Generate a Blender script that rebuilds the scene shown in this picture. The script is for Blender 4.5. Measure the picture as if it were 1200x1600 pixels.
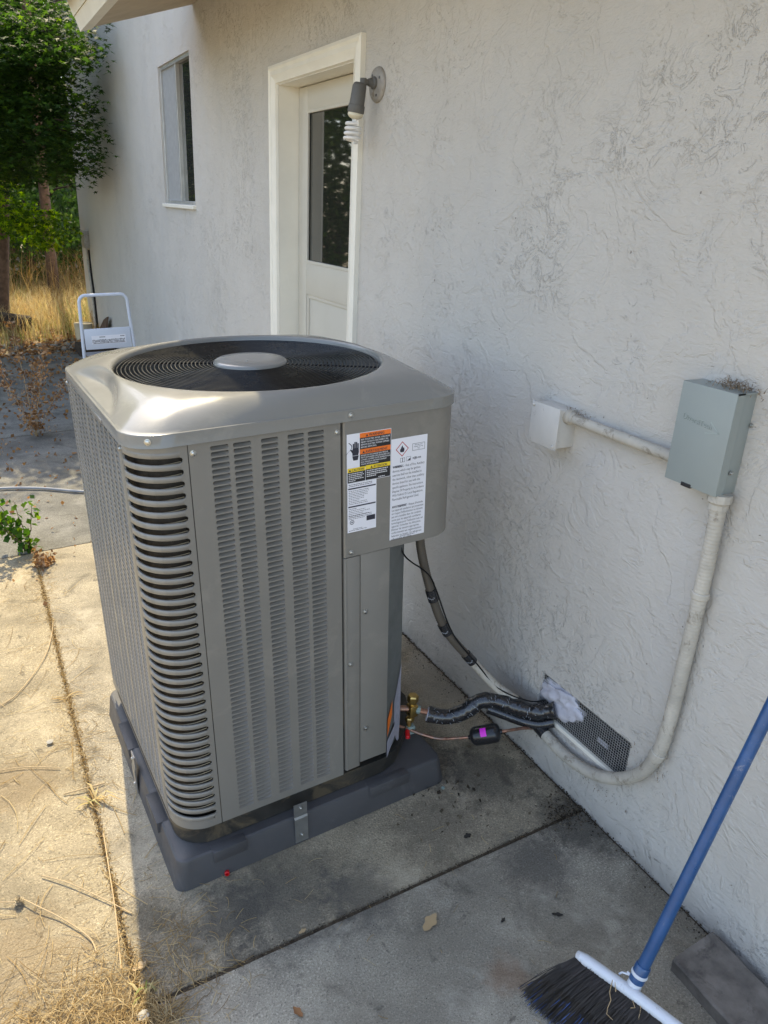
import bpy, bmesh, math, random
import numpy as np
from mathutils import Matrix, Vector
random.seed(7); rng = np.random.default_rng(7)
scene = bpy.context.scene
for o in list(bpy.data.objects): bpy.data.objects.remove(o)

# ------------------------------------------------------------------ camera
CAM_POS = (-1.3825, -0.80, 1.60)
YAW, PITCH, ROLL, FPX = math.radians(29.1935), math.radians(22.0889), math.radians(2.8678), 1169.18
def camera():
    sy, cy, sp, cp = math.sin(YAW), math.cos(YAW), math.sin(PITCH), math.cos(PITCH)
    fwd = Vector((sy*cp, cy*cp, -sp)); right = Vector((cy, -sy, 0)); up = right.cross(fwd)
    r1 = right*math.cos(ROLL) + up*math.sin(ROLL); u1 = -right*math.sin(ROLL) + up*math.cos(ROLL)
    M = Matrix(((r1.x, u1.x, -fwd.x, CAM_POS[0]), (r1.y, u1.y, -fwd.y, CAM_POS[1]), (r1.z, u1.z, -fwd.z, CAM_POS[2]), (0, 0, 0, 1)))
    cd = bpy.data.cameras.new('camera'); co = bpy.data.objects.new('camera', cd)
    scene.collection.objects.link(co); co.matrix_world = M
    cd.sensor_fit = 'VERTICAL'; cd.sensor_height = 36; cd.lens = FPX/1600*36
    cd.clip_start = .05; cd.clip_end = 400
    scene.camera = co
camera()

# ------------------------------------------------------------------ sky and sun
SUN = Vector((.082, 1.019, 1.185)).normalized()
ELEV = math.asin(SUN.z); AZ = math.atan2(SUN.x, SUN.y)
SKY_STRENGTH, SUN_STRENGTH, EXPOSURE = .15, 2.3, 1.80
world = bpy.data.worlds.new('World'); scene.world = world; world.use_nodes = True
wn = world.node_tree; bgn = wn.nodes['Background']
sky = wn.nodes.new('ShaderNodeTexSky'); sky.sky_type = 'NISHITA'; sky.sun_disc = False
sky.sun_elevation = ELEV; sky.sun_rotation = AZ; sky.dust_density = 1.6; sky.ozone_density = .8
hsv = wn.nodes.new('ShaderNodeHueSaturation'); hsv.inputs['Saturation'].default_value = .85
wn.links.new(sky.outputs[0], hsv.inputs['Color']); wn.links.new(hsv.outputs[0], bgn.inputs[0]); bgn.inputs[1].default_value = SKY_STRENGTH
sd = bpy.data.lights.new('sun', 'SUN'); sd.energy = SUN_STRENGTH; sd.angle = math.radians(.5); sd.color = (1, .86, .57)
so = bpy.data.objects.new('sun', sd); scene.collection.objects.link(so); so.location = (0, 0, 20)
so.rotation_euler = (-SUN).to_track_quat('-Z', 'Y').to_euler()
vs = scene.view_settings
scene.display_settings.display_device = 'sRGB'; vs.view_transform = 'Standard'; vs.look = 'None'; vs.exposure = EXPOSURE; vs.gamma = 1; vs.use_curve_mapping = False

# ------------------------------------------------------------------ frames
TILT = math.atan(.0367)                       # the slab falls away from the house
M_SLAB = Matrix.Rotation(-TILT, 4, 'Y')
UC = Vector((-.6902, 1.0856, 0))              # centre of the condenser in its own layout frame
PIV = Vector((-.68, .64, 0))
M_UNIT = M_SLAB @ Matrix.Translation(PIV) @ Matrix.Rotation(.0365, 4, 'Z') @ Matrix.Translation(-PIV) @ Matrix.Translation(UC)

# ------------------------------------------------------------------ materials
MATS = {}
def nodes_of(name):
    m = bpy.data.materials.new(name); m.use_nodes = True
    nt = m.node_tree; b = nt.nodes['Principled BSDF']; MATS[name] = m
    return m, nt, b
def N(nt, t, **kw):
    n = nt.nodes.new(t)
    for k, v in kw.items():
        if k in ('inputs',):
            for a, c in v.items(): n.inputs[a].default_value = c
        else: setattr(n, k, v)
    return n
def coords(nt, kind='Object', scale=(1, 1, 1)):
    tc = N(nt, 'ShaderNodeTexCoord'); mp = N(nt, 'ShaderNodeMapping'); mp.inputs['Scale'].default_value = scale
    nt.links.new(tc.outputs[kind], mp.inputs[0]); return mp.outputs[0]
def noise(nt, vec, scale, detail=4, rough=.55, dist=0):
    n = N(nt, 'ShaderNodeTexNoise'); nt.links.new(vec, n.inputs['Vector'])
    n.inputs['Scale'].default_value = scale; n.inputs['Detail'].default_value = detail
    n.inputs['Roughness'].default_value = rough; n.inputs['Distortion'].default_value = dist
    return n.outputs['Fac']
def ramp(nt, fac, stops, interp='LINEAR'):
    r = N(nt, 'ShaderNodeValToRGB'); r.color_ramp.interpolation = interp
    el = r.color_ramp.elements
    while len(el) < len(stops): el.new(.5)
    for e, (p, c) in zip(el, stops):
        e.position = p; e.color = (c, c, c, 1) if not hasattr(c, '__len__') else (*c, 1)
    nt.links.new(fac, r.inputs[0]); return r.outputs[0]
def mix(nt, a, b, fac, mode='MIX'):
    m = N(nt, 'ShaderNodeMix'); m.data_type = 'RGBA'; m.blend_type = mode
    for s, v in ((m.inputs[0], fac), (m.inputs[6], a), (m.inputs[7], b)):
        if hasattr(v, 'links') or isinstance(v, bpy.types.NodeSocket): nt.links.new(v, s)
        elif hasattr(v, '__len__'): s.default_value = (*v, 1)
        else: s.default_value = v
    return m.outputs[2]
def math_(nt, op, a, b=0.):
    m = N(nt, 'ShaderNodeMath', operation=op)
    for s, v in ((m.inputs[0], a), (m.inputs[1], b)):
        if isinstance(v, bpy.types.NodeSocket): nt.links.new(v, s)
        else: s.default_value = v
    return m.outputs[0]
def bump(nt, b, h, strength=.3, dist=.01, prev=None):
    n = N(nt, 'ShaderNodeBump'); n.inputs['Strength'].default_value = strength; n.inputs['Distance'].default_value = dist
    nt.links.new(h, n.inputs['Height'])
    if prev is not None: nt.links.new(prev, n.inputs['Normal'])
    nt.links.new(n.outputs[0], b.inputs['Normal']); return n.outputs[0]
def simple(name, col, rough=.5, metal=0., spec=.5, var=.12, vscale=9, bmp=0., bscale=60, dirt=None, coat=0.):
    m, nt, b = nodes_of(name)
    v = coords(nt); f = noise(nt, v, vscale, 5, .6)
    dark = tuple(c*(1-var) for c in col); lite = tuple(min(1, c*(1+var)) for c in col)
    c = ramp(nt, f, [(.3, dark), (.7, lite)])
    if dirt:
        f2 = noise(nt, v, dirt[1], 6, .7, .6); k = ramp(nt, f2, [(dirt[2], 0.), (dirt[2]+.1, 1.)])
        c = mix(nt, c, dirt[0], math_(nt, 'MULTIPLY', k, dirt[3]))
    nt.links.new(c, b.inputs['Base Color'])
    r = ramp(nt, noise(nt, v, vscale*2.3, 4), [(.3, max(.02, rough-.07)), (.7, min(1, rough+.09))])
    nt.links.new(r, b.inputs['Roughness'])
    b.inputs['Metallic'].default_value = metal; b.inputs['Specular IOR Level'].default_value = spec
    b.inputs['Coat Weight'].default_value = coat
    if bmp: bump(nt, b, noise(nt, v, bscale, 4), bmp, .002)
    return m

def stucco(name='stucco'):
    m, nt, b = nodes_of(name)
    v = coords(nt)
    # troweled plaster: plateaus with ragged edges, fine sandy grain, long shallow undulation
    warp = noise(nt, v, 5.5, 5, .62, 1.2)
    plate = ramp(nt, warp, [(.49, 0.), (.525, 1.)])
    plate2 = ramp(nt, noise(nt, v, 15, 5, .68, 1.7), [(.54, 0.), (.568, 1.)])
    plate3 = ramp(nt, noise(nt, v, 34, 4, .65, 1.3), [(.60, 0.), (.63, 1.)])
    patch = ramp(nt, noise(nt, v, 1.9, 3, .5), [(.50, 0.), (.60, 1.)])
    patch2 = ramp(nt, noise(nt, coords(nt, 'Object', (1, 1.2, .8)), 2.7, 3, .5), [(.54, 0.), (.62, 1.)])
    drag = noise(nt, coords(nt, 'Object', (1, 2.0, 7)), 22, 5, .65, .8)
    grain = noise(nt, v, 170, 4, .65)
    lump = noise(nt, v, 7, 4, .5)
    h = math_(nt, 'MULTIPLY', plate, .5)
    h = math_(nt, 'ADD', h, math_(nt, 'MULTIPLY', math_(nt, 'MULTIPLY', plate2, patch), .75))
    h = math_(nt, 'ADD', h, math_(nt, 'MULTIPLY', math_(nt, 'MULTIPLY', plate3, patch2), .7))
    h = math_(nt, 'ADD', h, math_(nt, 'MULTIPLY', drag, .6))
    h = math_(nt, 'ADD', h, math_(nt, 'MULTIPLY', grain, .34))
    h = math_(nt, 'ADD', h, math_(nt, 'MULTIPLY', lump, 2.6))
    h = math_(nt, 'ADD', h, math_(nt, 'MULTIPLY', noise(nt, coords(nt, 'Object', (1, .7, 1.4)), 28, 5, .6, 1.5), 1.3))
    bump(nt, b, h, .8, .0038)
    # dirt held in the ragged edges
    def edge(f, c, w): return ramp(nt, f, [(c-w, 0.), (c, 1.), (c+w, 0.)])
    e2 = edge(noise(nt, v, 15, 5, .68, 1.7), .553, .013)
    e3 = edge(noise(nt, v, 34, 4, .65, 1.3), .615, .02)
    brk = math_(nt, 'MULTIPLY', ramp(nt, noise(nt, v, 21, 3), [(.47, 0.), (.6, 1.)]), ramp(nt, noise(nt, v, 75, 2), [(.46, 0.), (.56, 1.)]))
    e = math_(nt, 'ADD', math_(nt, 'MULTIPLY', e2, patch), math_(nt, 'MULTIPLY', e3, patch2))
    e = math_(nt, 'MULTIPLY', math_(nt, 'MINIMUM', e, 1.), brk)
    base = ramp(nt, noise(nt, v, 1.3, 4, .6), [(.3, (.525, .495, .445)), (.7, (.585, .552, .50))])
    base = mix(nt, base, (.50, .485, .46), math_(nt, 'MULTIPLY', ramp(nt, noise(nt, coords(nt, 'Object', (1, 3, .5)), 2.2, 5, .6), [(.5, 0.), (.75, 1.)]), .45))
    c = mix(nt, base, (.27, .25, .22), math_(nt, 'MULTIPLY', e, .30))
    # splash dirt low down, fading upward with the height of the wall
    sep = N(nt, 'ShaderNodeSeparateXYZ'); tc = N(nt, 'ShaderNodeTexCoord'); nt.links.new(tc.outputs['Object'], sep.inputs[0])
    mr = N(nt, 'ShaderNodeMapRange'); nt.links.new(sep.outputs['Z'], mr.inputs['Value'])
    mr.inputs['From Min'].default_value = .0; mr.inputs['From Max'].default_value = .34; mr.inputs['To Min'].default_value = 1; mr.inputs['To Max'].default_value = 0
    spk = ramp(nt, noise(nt, v, 26, 6, .75, .5), [(.60, 0.), (.68, 1.)])
    spk2 = ramp(nt, noise(nt, v, 95, 3, .6), [(.66, 0.), (.72, 1.)])
    k = math_(nt, 'MULTIPLY', math_(nt, 'ADD', spk, spk2), mr.outputs[0])
    c = mix(nt, c, (.13, .115, .095), math_(nt, 'MULTIPLY', math_(nt, 'MINIMUM', k, 1.), .75))
    mr2 = N(nt, 'ShaderNodeMapRange'); nt.links.new(sep.outputs['Z'], mr2.inputs['Value'])
    mr2.inputs['From Min'].default_value = .0; mr2.inputs['From Max'].default_value = .09; mr2.inputs['To Min'].default_value = .6; mr2.inputs['To Max'].default_value = 0
    c = mix(nt, c, (.2, .185, .165), math_(nt, 'MULTIPLY', mr2.outputs[0], ramp(nt, noise(nt, v, 9, 5, .6), [(.35, .2), (.65, 1.)])))
    # a few tiny isolated specks all over
    sp = ramp(nt, noise(nt, v, 48, 2, .5), [(.75, 0.), (.77, 1.)])
    c = mix(nt, c, (.2, .17, .14), math_(nt, 'MULTIPLY', sp, .8))
    nt.links.new(c, b.inputs['Base Color']); b.inputs['Roughness'].default_value = .82; b.inputs['Specular IOR Level'].default_value = .3
    return m

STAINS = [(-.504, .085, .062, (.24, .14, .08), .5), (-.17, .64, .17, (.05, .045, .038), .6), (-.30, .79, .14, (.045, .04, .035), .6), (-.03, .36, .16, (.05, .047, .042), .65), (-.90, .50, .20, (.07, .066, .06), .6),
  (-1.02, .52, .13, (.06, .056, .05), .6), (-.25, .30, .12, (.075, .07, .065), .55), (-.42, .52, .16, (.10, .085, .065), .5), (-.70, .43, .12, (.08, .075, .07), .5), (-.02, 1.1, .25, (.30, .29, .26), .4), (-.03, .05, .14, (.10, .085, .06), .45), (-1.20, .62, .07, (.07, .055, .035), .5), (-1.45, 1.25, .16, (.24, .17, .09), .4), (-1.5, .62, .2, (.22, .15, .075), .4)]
def concrete(name, base, warm):
    m, nt, b = nodes_of(name)
    v = coords(nt, 'Object')
    c = ramp(nt, noise(nt, v, 2.1, 6, .62, .3), [(.28, tuple(x*.62 for x in base)), (.5, base), (.72, tuple(x*1.28 for x in base))])
    c = mix(nt, c, warm, math_(nt, 'MULTIPLY', ramp(nt, noise(nt, v, 1.3, 3), [(.45, 0.), (.65, 1.)]), .5))
    fine = noise(nt, v, 190, 4, .75)
    c = mix(nt, c, tuple(x*1.8 for x in base), math_(nt, 'MULTIPLY', ramp(nt, fine, [(.52, 0.), (.62, 1.)]), .75))
    c = mix(nt, c, tuple(x*.35 for x in base), math_(nt, 'MULTIPLY', ramp(nt, noise(nt, v, 210, 3, .7), [(.55, 0.), (.64, 1.)]), .75))
    st = ramp(nt, noise(nt, v, 5.2, 7, .7, .8), [(.56, 0.), (.68, 1.)])
    c = mix(nt, c, tuple(x*.3 for x in base), math_(nt, 'MULTIPLY', st, .62))
    blot = ramp(nt, noise(nt, v, 17, 4, .6, .4), [(.66, 0.), (.70, 1.)])
    c = mix(nt, c, (.035, .03, .028), math_(nt, 'MULTIPLY', blot, .5))
    big = ramp(nt, noise(nt, v, 2.8, 7, .66, .4), [(.42, 0.), (.60, 1.)])
    c = mix(nt, c, tuple(x*.42 for x in base), math_(nt, 'MULTIPLY', big, .50))
    pale = ramp(nt, noise(nt, v, 3.9, 6, .7, .2), [(.55, 0.), (.68, 1.)])
    c = mix(nt, c, tuple(min(1, x*1.35+.03) for x in base), math_(nt, 'MULTIPLY', pale, .6))
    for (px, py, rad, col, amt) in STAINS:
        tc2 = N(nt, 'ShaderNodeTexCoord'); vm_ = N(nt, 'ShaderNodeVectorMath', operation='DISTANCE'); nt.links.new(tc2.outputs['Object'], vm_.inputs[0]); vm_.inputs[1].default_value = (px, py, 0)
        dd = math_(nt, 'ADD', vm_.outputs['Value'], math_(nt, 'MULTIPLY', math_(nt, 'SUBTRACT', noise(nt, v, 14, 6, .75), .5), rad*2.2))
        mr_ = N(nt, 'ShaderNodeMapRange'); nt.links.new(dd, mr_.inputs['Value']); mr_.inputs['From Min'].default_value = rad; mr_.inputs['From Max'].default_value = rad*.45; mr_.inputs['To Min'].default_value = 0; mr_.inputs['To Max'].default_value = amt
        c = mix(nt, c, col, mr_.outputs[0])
    nt.links.new(c, b.inputs['Base Color'])
    lines = noise(nt, coords(nt, 'Object', (10, 130, 1)), 1.6, 4, .6, .5)
    h = math_(nt, 'ADD', math_(nt, 'MULTIPLY', fine, 1.7), math_(nt, 'MULTIPLY', lines, .5))
    h = math_(nt, 'ADD', h, math_(nt, 'MULTIPLY', noise(nt, v, 8, 5), 1.6))
    bump(nt, b, h, .9, .0034)
    b.inputs['Roughness'].default_value = .9; b.inputs['Specular IOR Level'].default_value = .25
    return m

def leafmat(name, cols, trans=.5, rough=.6, dry=False, glow=1.9):
    """colour from the per-leaf 'tint' attribute, part of the light passes through"""
    m, nt, b = nodes_of(name)
    at = N(nt, 'ShaderNodeAttribute', attribute_name='tint')
    sep = N(nt, 'ShaderNodeSeparateColor'); nt.links.new(at.outputs['Color'], sep.inputs[0])
    c = ramp(nt, sep.outputs[0], [(i/(len(cols)-1), k) for i, k in enumerate(cols)])
    nt.links.new(c, b.inputs['Base Color']); b.inputs['Roughness'].default_value = rough; b.inputs['Specular IOR Level'].default_value = .15
    tr = N(nt, 'ShaderNodeBsdfTranslucent')
    hs = N(nt, 'ShaderNodeHueSaturation'); hs.inputs['Saturation'].default_value = 1.15; hs.inputs['Value'].default_value = glow if not dry else 1.2
    hs.inputs['Hue'].default_value = .485 if not dry else .5
    nt.links.new(c, hs.inputs['Color']); nt.links.new(hs.outputs[0], tr.inputs[0])
    ms = N(nt, 'ShaderNodeMixShader'); ms.inputs[0].default_value = trans
    out = nt.nodes['Material Output']
    nt.links.new(b.outputs[0], ms.inputs[1]); nt.links.new(tr.outputs[0], ms.inputs[2]); nt.links.new(ms.outputs[0], out.inputs[0])
    return m

stucco()
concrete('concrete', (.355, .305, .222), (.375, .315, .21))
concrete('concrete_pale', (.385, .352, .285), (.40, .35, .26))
concrete('concrete_left', (.355, .30, .205), (.375, .305, .195))
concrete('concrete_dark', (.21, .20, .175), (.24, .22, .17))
PAINT = (.208, .195, .170)
simple('unit_paint', PAINT, .36, 0, .6, .05, 5, .06, 220, coat=.1, dirt=((.34, .31, .26), 7, .54, .22))
simple('unit_top_paint', (.225, .218, .197), .15, 0, .45, .04, 3, .012, 90, dirt=((.36, .34, .29), 9, .56, .2))
simple('unit_paint_shaded', (.13, .14, .135), .4, 0, .5, .1)  # darker copy of the cabinet paint, shade of the recess put into the colour
simple('pan_black', (.03, .028, .024), .5, 0, .5, .4, 14, .1, 60, dirt=((.13, .10, .06), 9, .5, .6))
simple('coil', (.035, .027, .019), .6, .2, .5, .4, 60)
simple('coil_wire', (.42, .33, .2), .4, .3)
simple('grille_black', (.008, .008, .009), .3, 0, .3, .1)
simple('fan_black', (.007, .007, .008), .6, 0, .25)
simple('throat', (.09, .1, .11), .35, 0, .5)
simple('pad_plastic', (.066, .064, .066), .5, 0, .5, .1, 7, .25, 260, dirt=((.17, .165, .16), 6, .6, .25))
simple('screw_steel', (.5, .5, .48), .3, 1.)
simple('galvanised', (.30, .30, .29), .38, .7, .5, .12, 30)
simple('mesh_wire', (.36, .35, .33), .5, .2, .5, .2, 40)
simple('label_white', (.80, .80, .85), .45, 0, .4, .02)
simple('sheet_grey', (.34, .34, .40), .5, 0, .4, .12, 60)
simple('label_orange', (.86, .19, .02), .45)
simple('label_yellow', (.85, .62, .03), .45)
simple('label_black', (.018, .018, .02), .45)
simple('ink', (.03, .03, .045), .6)
simple('ink_white', (.72, .72, .74), .6)
simple('ink_red', (.45, .05, .04), .6)
simple('wall_paint_box', (.55, .53, .49), .6, 0, .4, .06, 12, .3, 90, dirt=((.15, .13, .1), 40, .62, .6))
simple('conduit_paint', (.46, .425, .36), .62, 0, .4, .16, 14, .3, 130, dirt=((.15, .12, .085), 24, .54, .6))
simple('disconnect_grey', (.285, .315, .30), .42, 0, .5, .03, 6, .05, 120)
simple('grey_conduit', (.095, .08, .062), .5, 0, .4, .15, 20)
simple('brass', (.55, .38, .13), .32, .95, .5, .25, 40)
simple('brass_tarnish', (.28, .36, .33), .7, .2, .4, .3, 90)
simple('copper', (.40, .22, .155), .42, .85, .5, .5, 50, dirt=((.25, .22, .19), 40, .5, .6))
simple('black_tape', (.02, .02, .022), .22, 0, .6, .3, 30, .5, 120, coat=.3)
simple('tape_print_glint', (.25, .26, .28), .4)
simple('drier_black', (.014, .014, .016), .28, 0, .5)
simple('magenta', (.72, .03, .62), .5)
simple('red_plastic', (.62, .01, .015), .35)
simple('foam', (.56, .55, .60), .5, 0, .5, .14, 25, .8, 45, dirt=((.2, .18, .16), 30, .58, .5))
simple('casing_cream', (.82, .78, .68), .42, 0, .5, .04, 8, .2, 70)
simple('door_cream', (.56, .53, .455), .45, 0, .5, .03, 4, .12, 60)
simple('fascia_cream', (.82, .76, .62), .6, 0, .4, .06, 5, .15, 60)
simple('soffit_brown', (.52, .43, .31), .8, 0, .3, .12, 7, .3, 40)
simple('roof_shingle', (.10, .09, .08), .9, 0, .3, .3, 12, .5, 40)
simple('alu', (.55, .55, .53), .4, .6)
simple('screen_grey', (.34, .34, .33), .8, 0, .2, .08, 30)
simple('inside_dark', (.03, .03, .03), .9)
simple('curtain', (.5, .48, .44), .9)
simple('lamp_grey', (.12, .115, .105), .55, 0, .4, .12, 20)
simple('lamp_plate', (.36, .33, .29), .55, .2, .4, .2, 30, .2, 80, dirt=((.2, .14, .07), 30, .55, .6))
simple('lamp_white', (.78, .76, .72), .3, 0, .5, .03)
simple('lamp_socket_cream', (.66, .6, .45), .5)
simple('broom_blue', (.02, .075, .20), .33, 0, .5, .2, 16, .05, 90, dirt=((.3, .3, .32), 34, .62, .6), coat=.2)
simple('broom_white', (.60, .63, .68), .38, 0, .5, .05, 10, 0, 60, dirt=((.2, .15, .1), 30, .6, .6))
simple('bristle_black', (.022, .017, .014), .55)
simple('bristle_blue', (.03, .09, .3), .5)
simple('stool_white', (.58, .62, .70), .4, 0, .5, .03)
simple('stool_grey', (.2, .2, .21), .6)
simple('cable_grey', (.25, .25, .26), .4)
simple('plank', (.175, .155, .135), .85, 0, .3, .35, 18, .6, 60, dirt=((.05, .045, .04), 11, .52, .6))
simple('yard_earth', (.33, .27, .18), .95, 0, .2, .25, 1.5, .9, 30)
simple('soil', (.075, .058, .04), .95, 0, .2, .5, 30, .9, 60)
simple('rock', (.26, .24, .2), .9, 0, .3, .35, 25, .5, 40)
simple('bark', (.12, .075, .05), .9, 0, .3, .4, 16, .9, 30)
simple('bark_dark', (.05, .035, .025), .9, 0, .3, .4, 16, .9, 30)
simple('leaf_brown', (.24, .11, .04), .7)
simple('leaf_orange', (.50, .17, .05), .7)
simple('leaf_tan', (.42, .30, .16), .7)
simple('seed_head', (.40, .33, .22), .8, 0, .3, .3, 60, .8, 120)
simple('dropping', (.03, .025, .02), .8)
simple('stone_pale', (.30, .28, .24), .8)
simple('nest', (.28, .22, .16), .95, 0, .2, .5, 60, .9, 90)
simple('step_dark', (.02, .018, .016), .9)
simple('pot_beige', (.5, .42, .28), .8)
leafmat('maple_leaf', [(.010, .022, .007), (.018, .040, .009), (.032, .066, .012), (.075, .125, .018)], .45, glow=3.4)
leafmat('maple_leaf_backlit', [(.012, .026, .005), (.04, .085, .010), (.13, .20, .014)], .6, glow=4.2)  # brighter copy of the maple leaf, backlight put into the colour
leafmat('tree_leaf', [(.015, .035, .01), (.03, .06, .015), (.055, .1, .02), (.14, .17, .07)], .45, glow=3.)
leafmat('weed_leaf', [(.025, .07, .012), (.045, .11, .015), (.11, .19, .02)], .4)
leafmat('dry_blade', [(.20, .13, .055), (.34, .235, .105), (.46, .34, .17), (.56, .45, .26)], .3, .7, True)
leafmat('field_blade', [(.22, .14, .06), (.50, .36, .17), (.60, .49, .26), (.20, .25, .06)], .4, .7, True)
leafmat('grit', [(.03, .024, .018), (.07, .055, .038), (.14, .115, .08), (.30, .26, .19)], .1, .9, True)
leafmat('dead_leaf', [(.15, .075, .035), (.26, .15, .08), (.42, .22, .08), (.48, .38, .28)], .35, .7, True)

def glass(name, tint=(.03, .035, .035)):
    m, nt, b = nodes_of(name)
    b.inputs['Base Color'].default_value = (*tint, 1); b.inputs['Roughness'].default_value = .03
    b.inputs['IOR'].default_value = 1.5; b.inputs['Transmission Weight'].default_value = 0.0
    b.inputs['Specular IOR Level'].default_value = .9; b.inputs['Coat Weight'].default_value = .3; b.inputs['Coat Roughness'].default_value = .02
    v = coords(nt)
    bump(nt, b, noise(nt, v, 3, 2), .05, .003)
    c = ramp(nt, noise(nt, coords(nt, 'Object', (1, 9, 1.2)), 9, 6, .7), [(.5, tint), (.8, tuple(x*2.4 for x in tint))])
    nt.links.new(c, b.inputs['Base Color'])
    return m
glass('door_glass', (.022, .022, .018)); glass('window_glass', (.03, .03, .028))

# ------------------------------------------------------------------ mesh builder
class MB:
    def __init__(s): s.v = []; s.f = []; s.tint = None
    def add(s, vs, fs):
        o = len(s.v); s.v += [tuple(p) for p in vs]; s.f += [tuple(i+o for i in f) for f in fs]; return s
    def box(s, x0, x1, y0, y1, z0, z1, c=0.):
        if c <= 0:
            return s.add([(x0, y0, z0), (x1, y0, z0), (x1, y1, z0), (x0, y1, z0), (x0, y0, z1), (x1, y0, z1), (x1, y1, z1), (x0, y1, z1)],
                  [(0, 3, 2, 1), (4, 5, 6, 7), (0, 1, 5, 4), (1, 2, 6, 5), (2, 3, 7, 6), (3, 0, 4, 7)])
        bm = bmesh.new(); bmesh.ops.create_cube(bm, size=1)
        for v in bm.verts: v.co = Vector(((x0+x1)/2+v.co.x*(x1-x0), (y0+y1)/2+v.co.y*(y1-y0), (z0+z1)/2+v.co.z*(z1-z0)))
        bmesh.ops.bevel(bm, geom=bm.edges[:], offset=c, segments=2, affect='EDGES', profile=.5)
        bm.verts.index_update(); s.add([v.co for v in bm.verts], [[v.index for v in f.verts] for f in bm.faces]); bm.free(); return s
    def tube(s, pts, r, n=10, caps=True, closed=False):
        P = [Vector(p) for p in pts]; m = len(P); R = r if hasattr(r, '__len__') else [r]*m
        T = []
        for i in range(m):
            if closed: t = P[(i+1) % m]-P[i-1]
            else: t = P[min(i+1, m-1)]-P[max(i-1, 0)]
            T.append(t.normalized() if t.length > 1e-9 else Vector((0, 0, 1)))
        up = Vector((0, 0, 1)) if abs(T[0].z) < .9 else Vector((1, 0, 0))
        a = T[0].cross(up).normalized(); o = len(s.v)
        for i in range(m):
            a = (a - T[i]*a.dot(T[i])).normalized(); b = T[i].cross(a)
            for k in range(n):
                w = 2*math.pi*k/n; q = P[i]+(a*math.cos(w)+b*math.sin(w))*R[i]; s.v.append(tuple(q))
        for i in range(m if closed else m-1):
            j = (i+1) % m
            for k in range(n):
                s.f.append((o+i*n+k, o+j*n+k, o+j*n+(k+1) % n, o+i*n+(k+1) % n))
        if caps and not closed:
            s.f.append(tuple(o+k for k in range(n))); s.f.append(tuple(o+(m-1)*n+k for k in reversed(range(n))))
        return s
    def lathe(s, prof, c, axis=(0, 0, 1), n=24):
        """prof: (radius, height) list along axis"""
        A = Vector(axis).normalized(); u = A.cross(Vector((0, 0, 1)) if abs(A.z) < .9 else Vector((1, 0, 0))).normalized(); w = A.cross(u); o = len(s.v); C = Vector(c)
        for r, h in prof:
            for k in range(n):
                t = 2*math.pi*k/n; s.v.append(tuple(C+A*h+(u*math.cos(t)+w*math.sin(t))*r))
        for i in range(len(prof)-1):
            for k in range(n): s.f.append((o+i*n+k, o+i*n+(k+1) % n, o+(i+1)*n+(k+1) % n, o+(i+1)*n+k))
        s.f.append(tuple(o+k for k in reversed(range(n)))); s.f.append(tuple(o+(len(prof)-1)*n+k for k in range(n)))
        return s
    def prism(s, poly, fn, d0, d1):
        """poly in 2D, fn(u,v,depth)->xyz"""
        n = len(poly); o = len(s.v)
        s.v += [tuple(fn(u, v, d0)) for u, v in poly]+[tuple(fn(u, v, d1)) for u, v in poly]
        s.f.append(tuple(o+i for i in range(n))); s.f.append(tuple(o+n+i for i in reversed(range(n))))
        for i in range(n): s.f.append((o+i, o+n+i, o+n+(i+1) % n, o+(i+1) % n))
        return s
    def mesh(s, name, smooth=False):
        me = bpy.data.meshes.new(name); me.from_pydata(s.v, [], s.f); me.update()
        bm = bmesh.new(); bm.from_mesh(me); bmesh.ops.recalc_face_normals(bm, faces=bm.faces) if len(s.f) < 60000 and s.tint is None else None
        bm.to_mesh(me); bm.free()
        if smooth:
            me.polygons.foreach_set('use_smooth', [True]*len(me.polygons)); me.set_sharp_from_angle(angle=math.radians(smooth if smooth is not True else 40))
        return me
    def build(s, name, mat, parent=None, smooth=False, **kw):
        me = s.mesh(name, smooth); me.materials.append(MATS[mat]); return link(name, me, parent, **kw)
def link(name, me, parent=None, label=None, cat=None, group=None, kind=None, mw=None, loc=None, rot=None):
    o = bpy.data.objects.new(name, me); scene.collection.objects.link(o)
    if parent: o.parent = parent
    if loc: o.location = loc
    if rot: o.rotation_euler = rot
    if mw is not None: o.matrix_world = mw
    if label: o['label'] = label
    if cat: o['category'] = cat
    if group: o['group'] = group
    if kind: o['kind'] = kind
    return o
def thing(name, label, cat, mw=None, loc=None, group=None):
    return link(name, None, None, label, cat, group, None, mw, loc)
def npmesh(name, V, F, mat, tint=None, nv=None):
    """V (n,3), F (m,k) index array of one polygon size"""
    me = bpy.data.meshes.new(name); n, m, k = len(V), len(F), F.shape[1]
    me.vertices.add(n); me.vertices.foreach_set('co', V.astype(np.float32).ravel())
    me.loops.add(m*k); me.loops.foreach_set('vertex_index', F.astype(np.int32).ravel())
    me.polygons.add(m); me.polygons.foreach_set('loop_start', np.arange(0, m*k, k, dtype=np.int32)); me.polygons.foreach_set('loop_total', np.full(m, k, dtype=np.int32))
    me.update(calc_edges=True)
    if tint is not None:
        ca = me.attributes.new('tint', 'FLOAT_COLOR', 'POINT'); C = np.ones((n, 4), np.float32); C[:, :3] = tint[:, None]; ca.data.foreach_set('color', C.ravel())
    me.materials.append(MATS[mat]); return me
def smoothstep(a, b, x):
    t = min(1, max(0, (x-a)/(b-a))); return t*t*(3-2*t)

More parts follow.
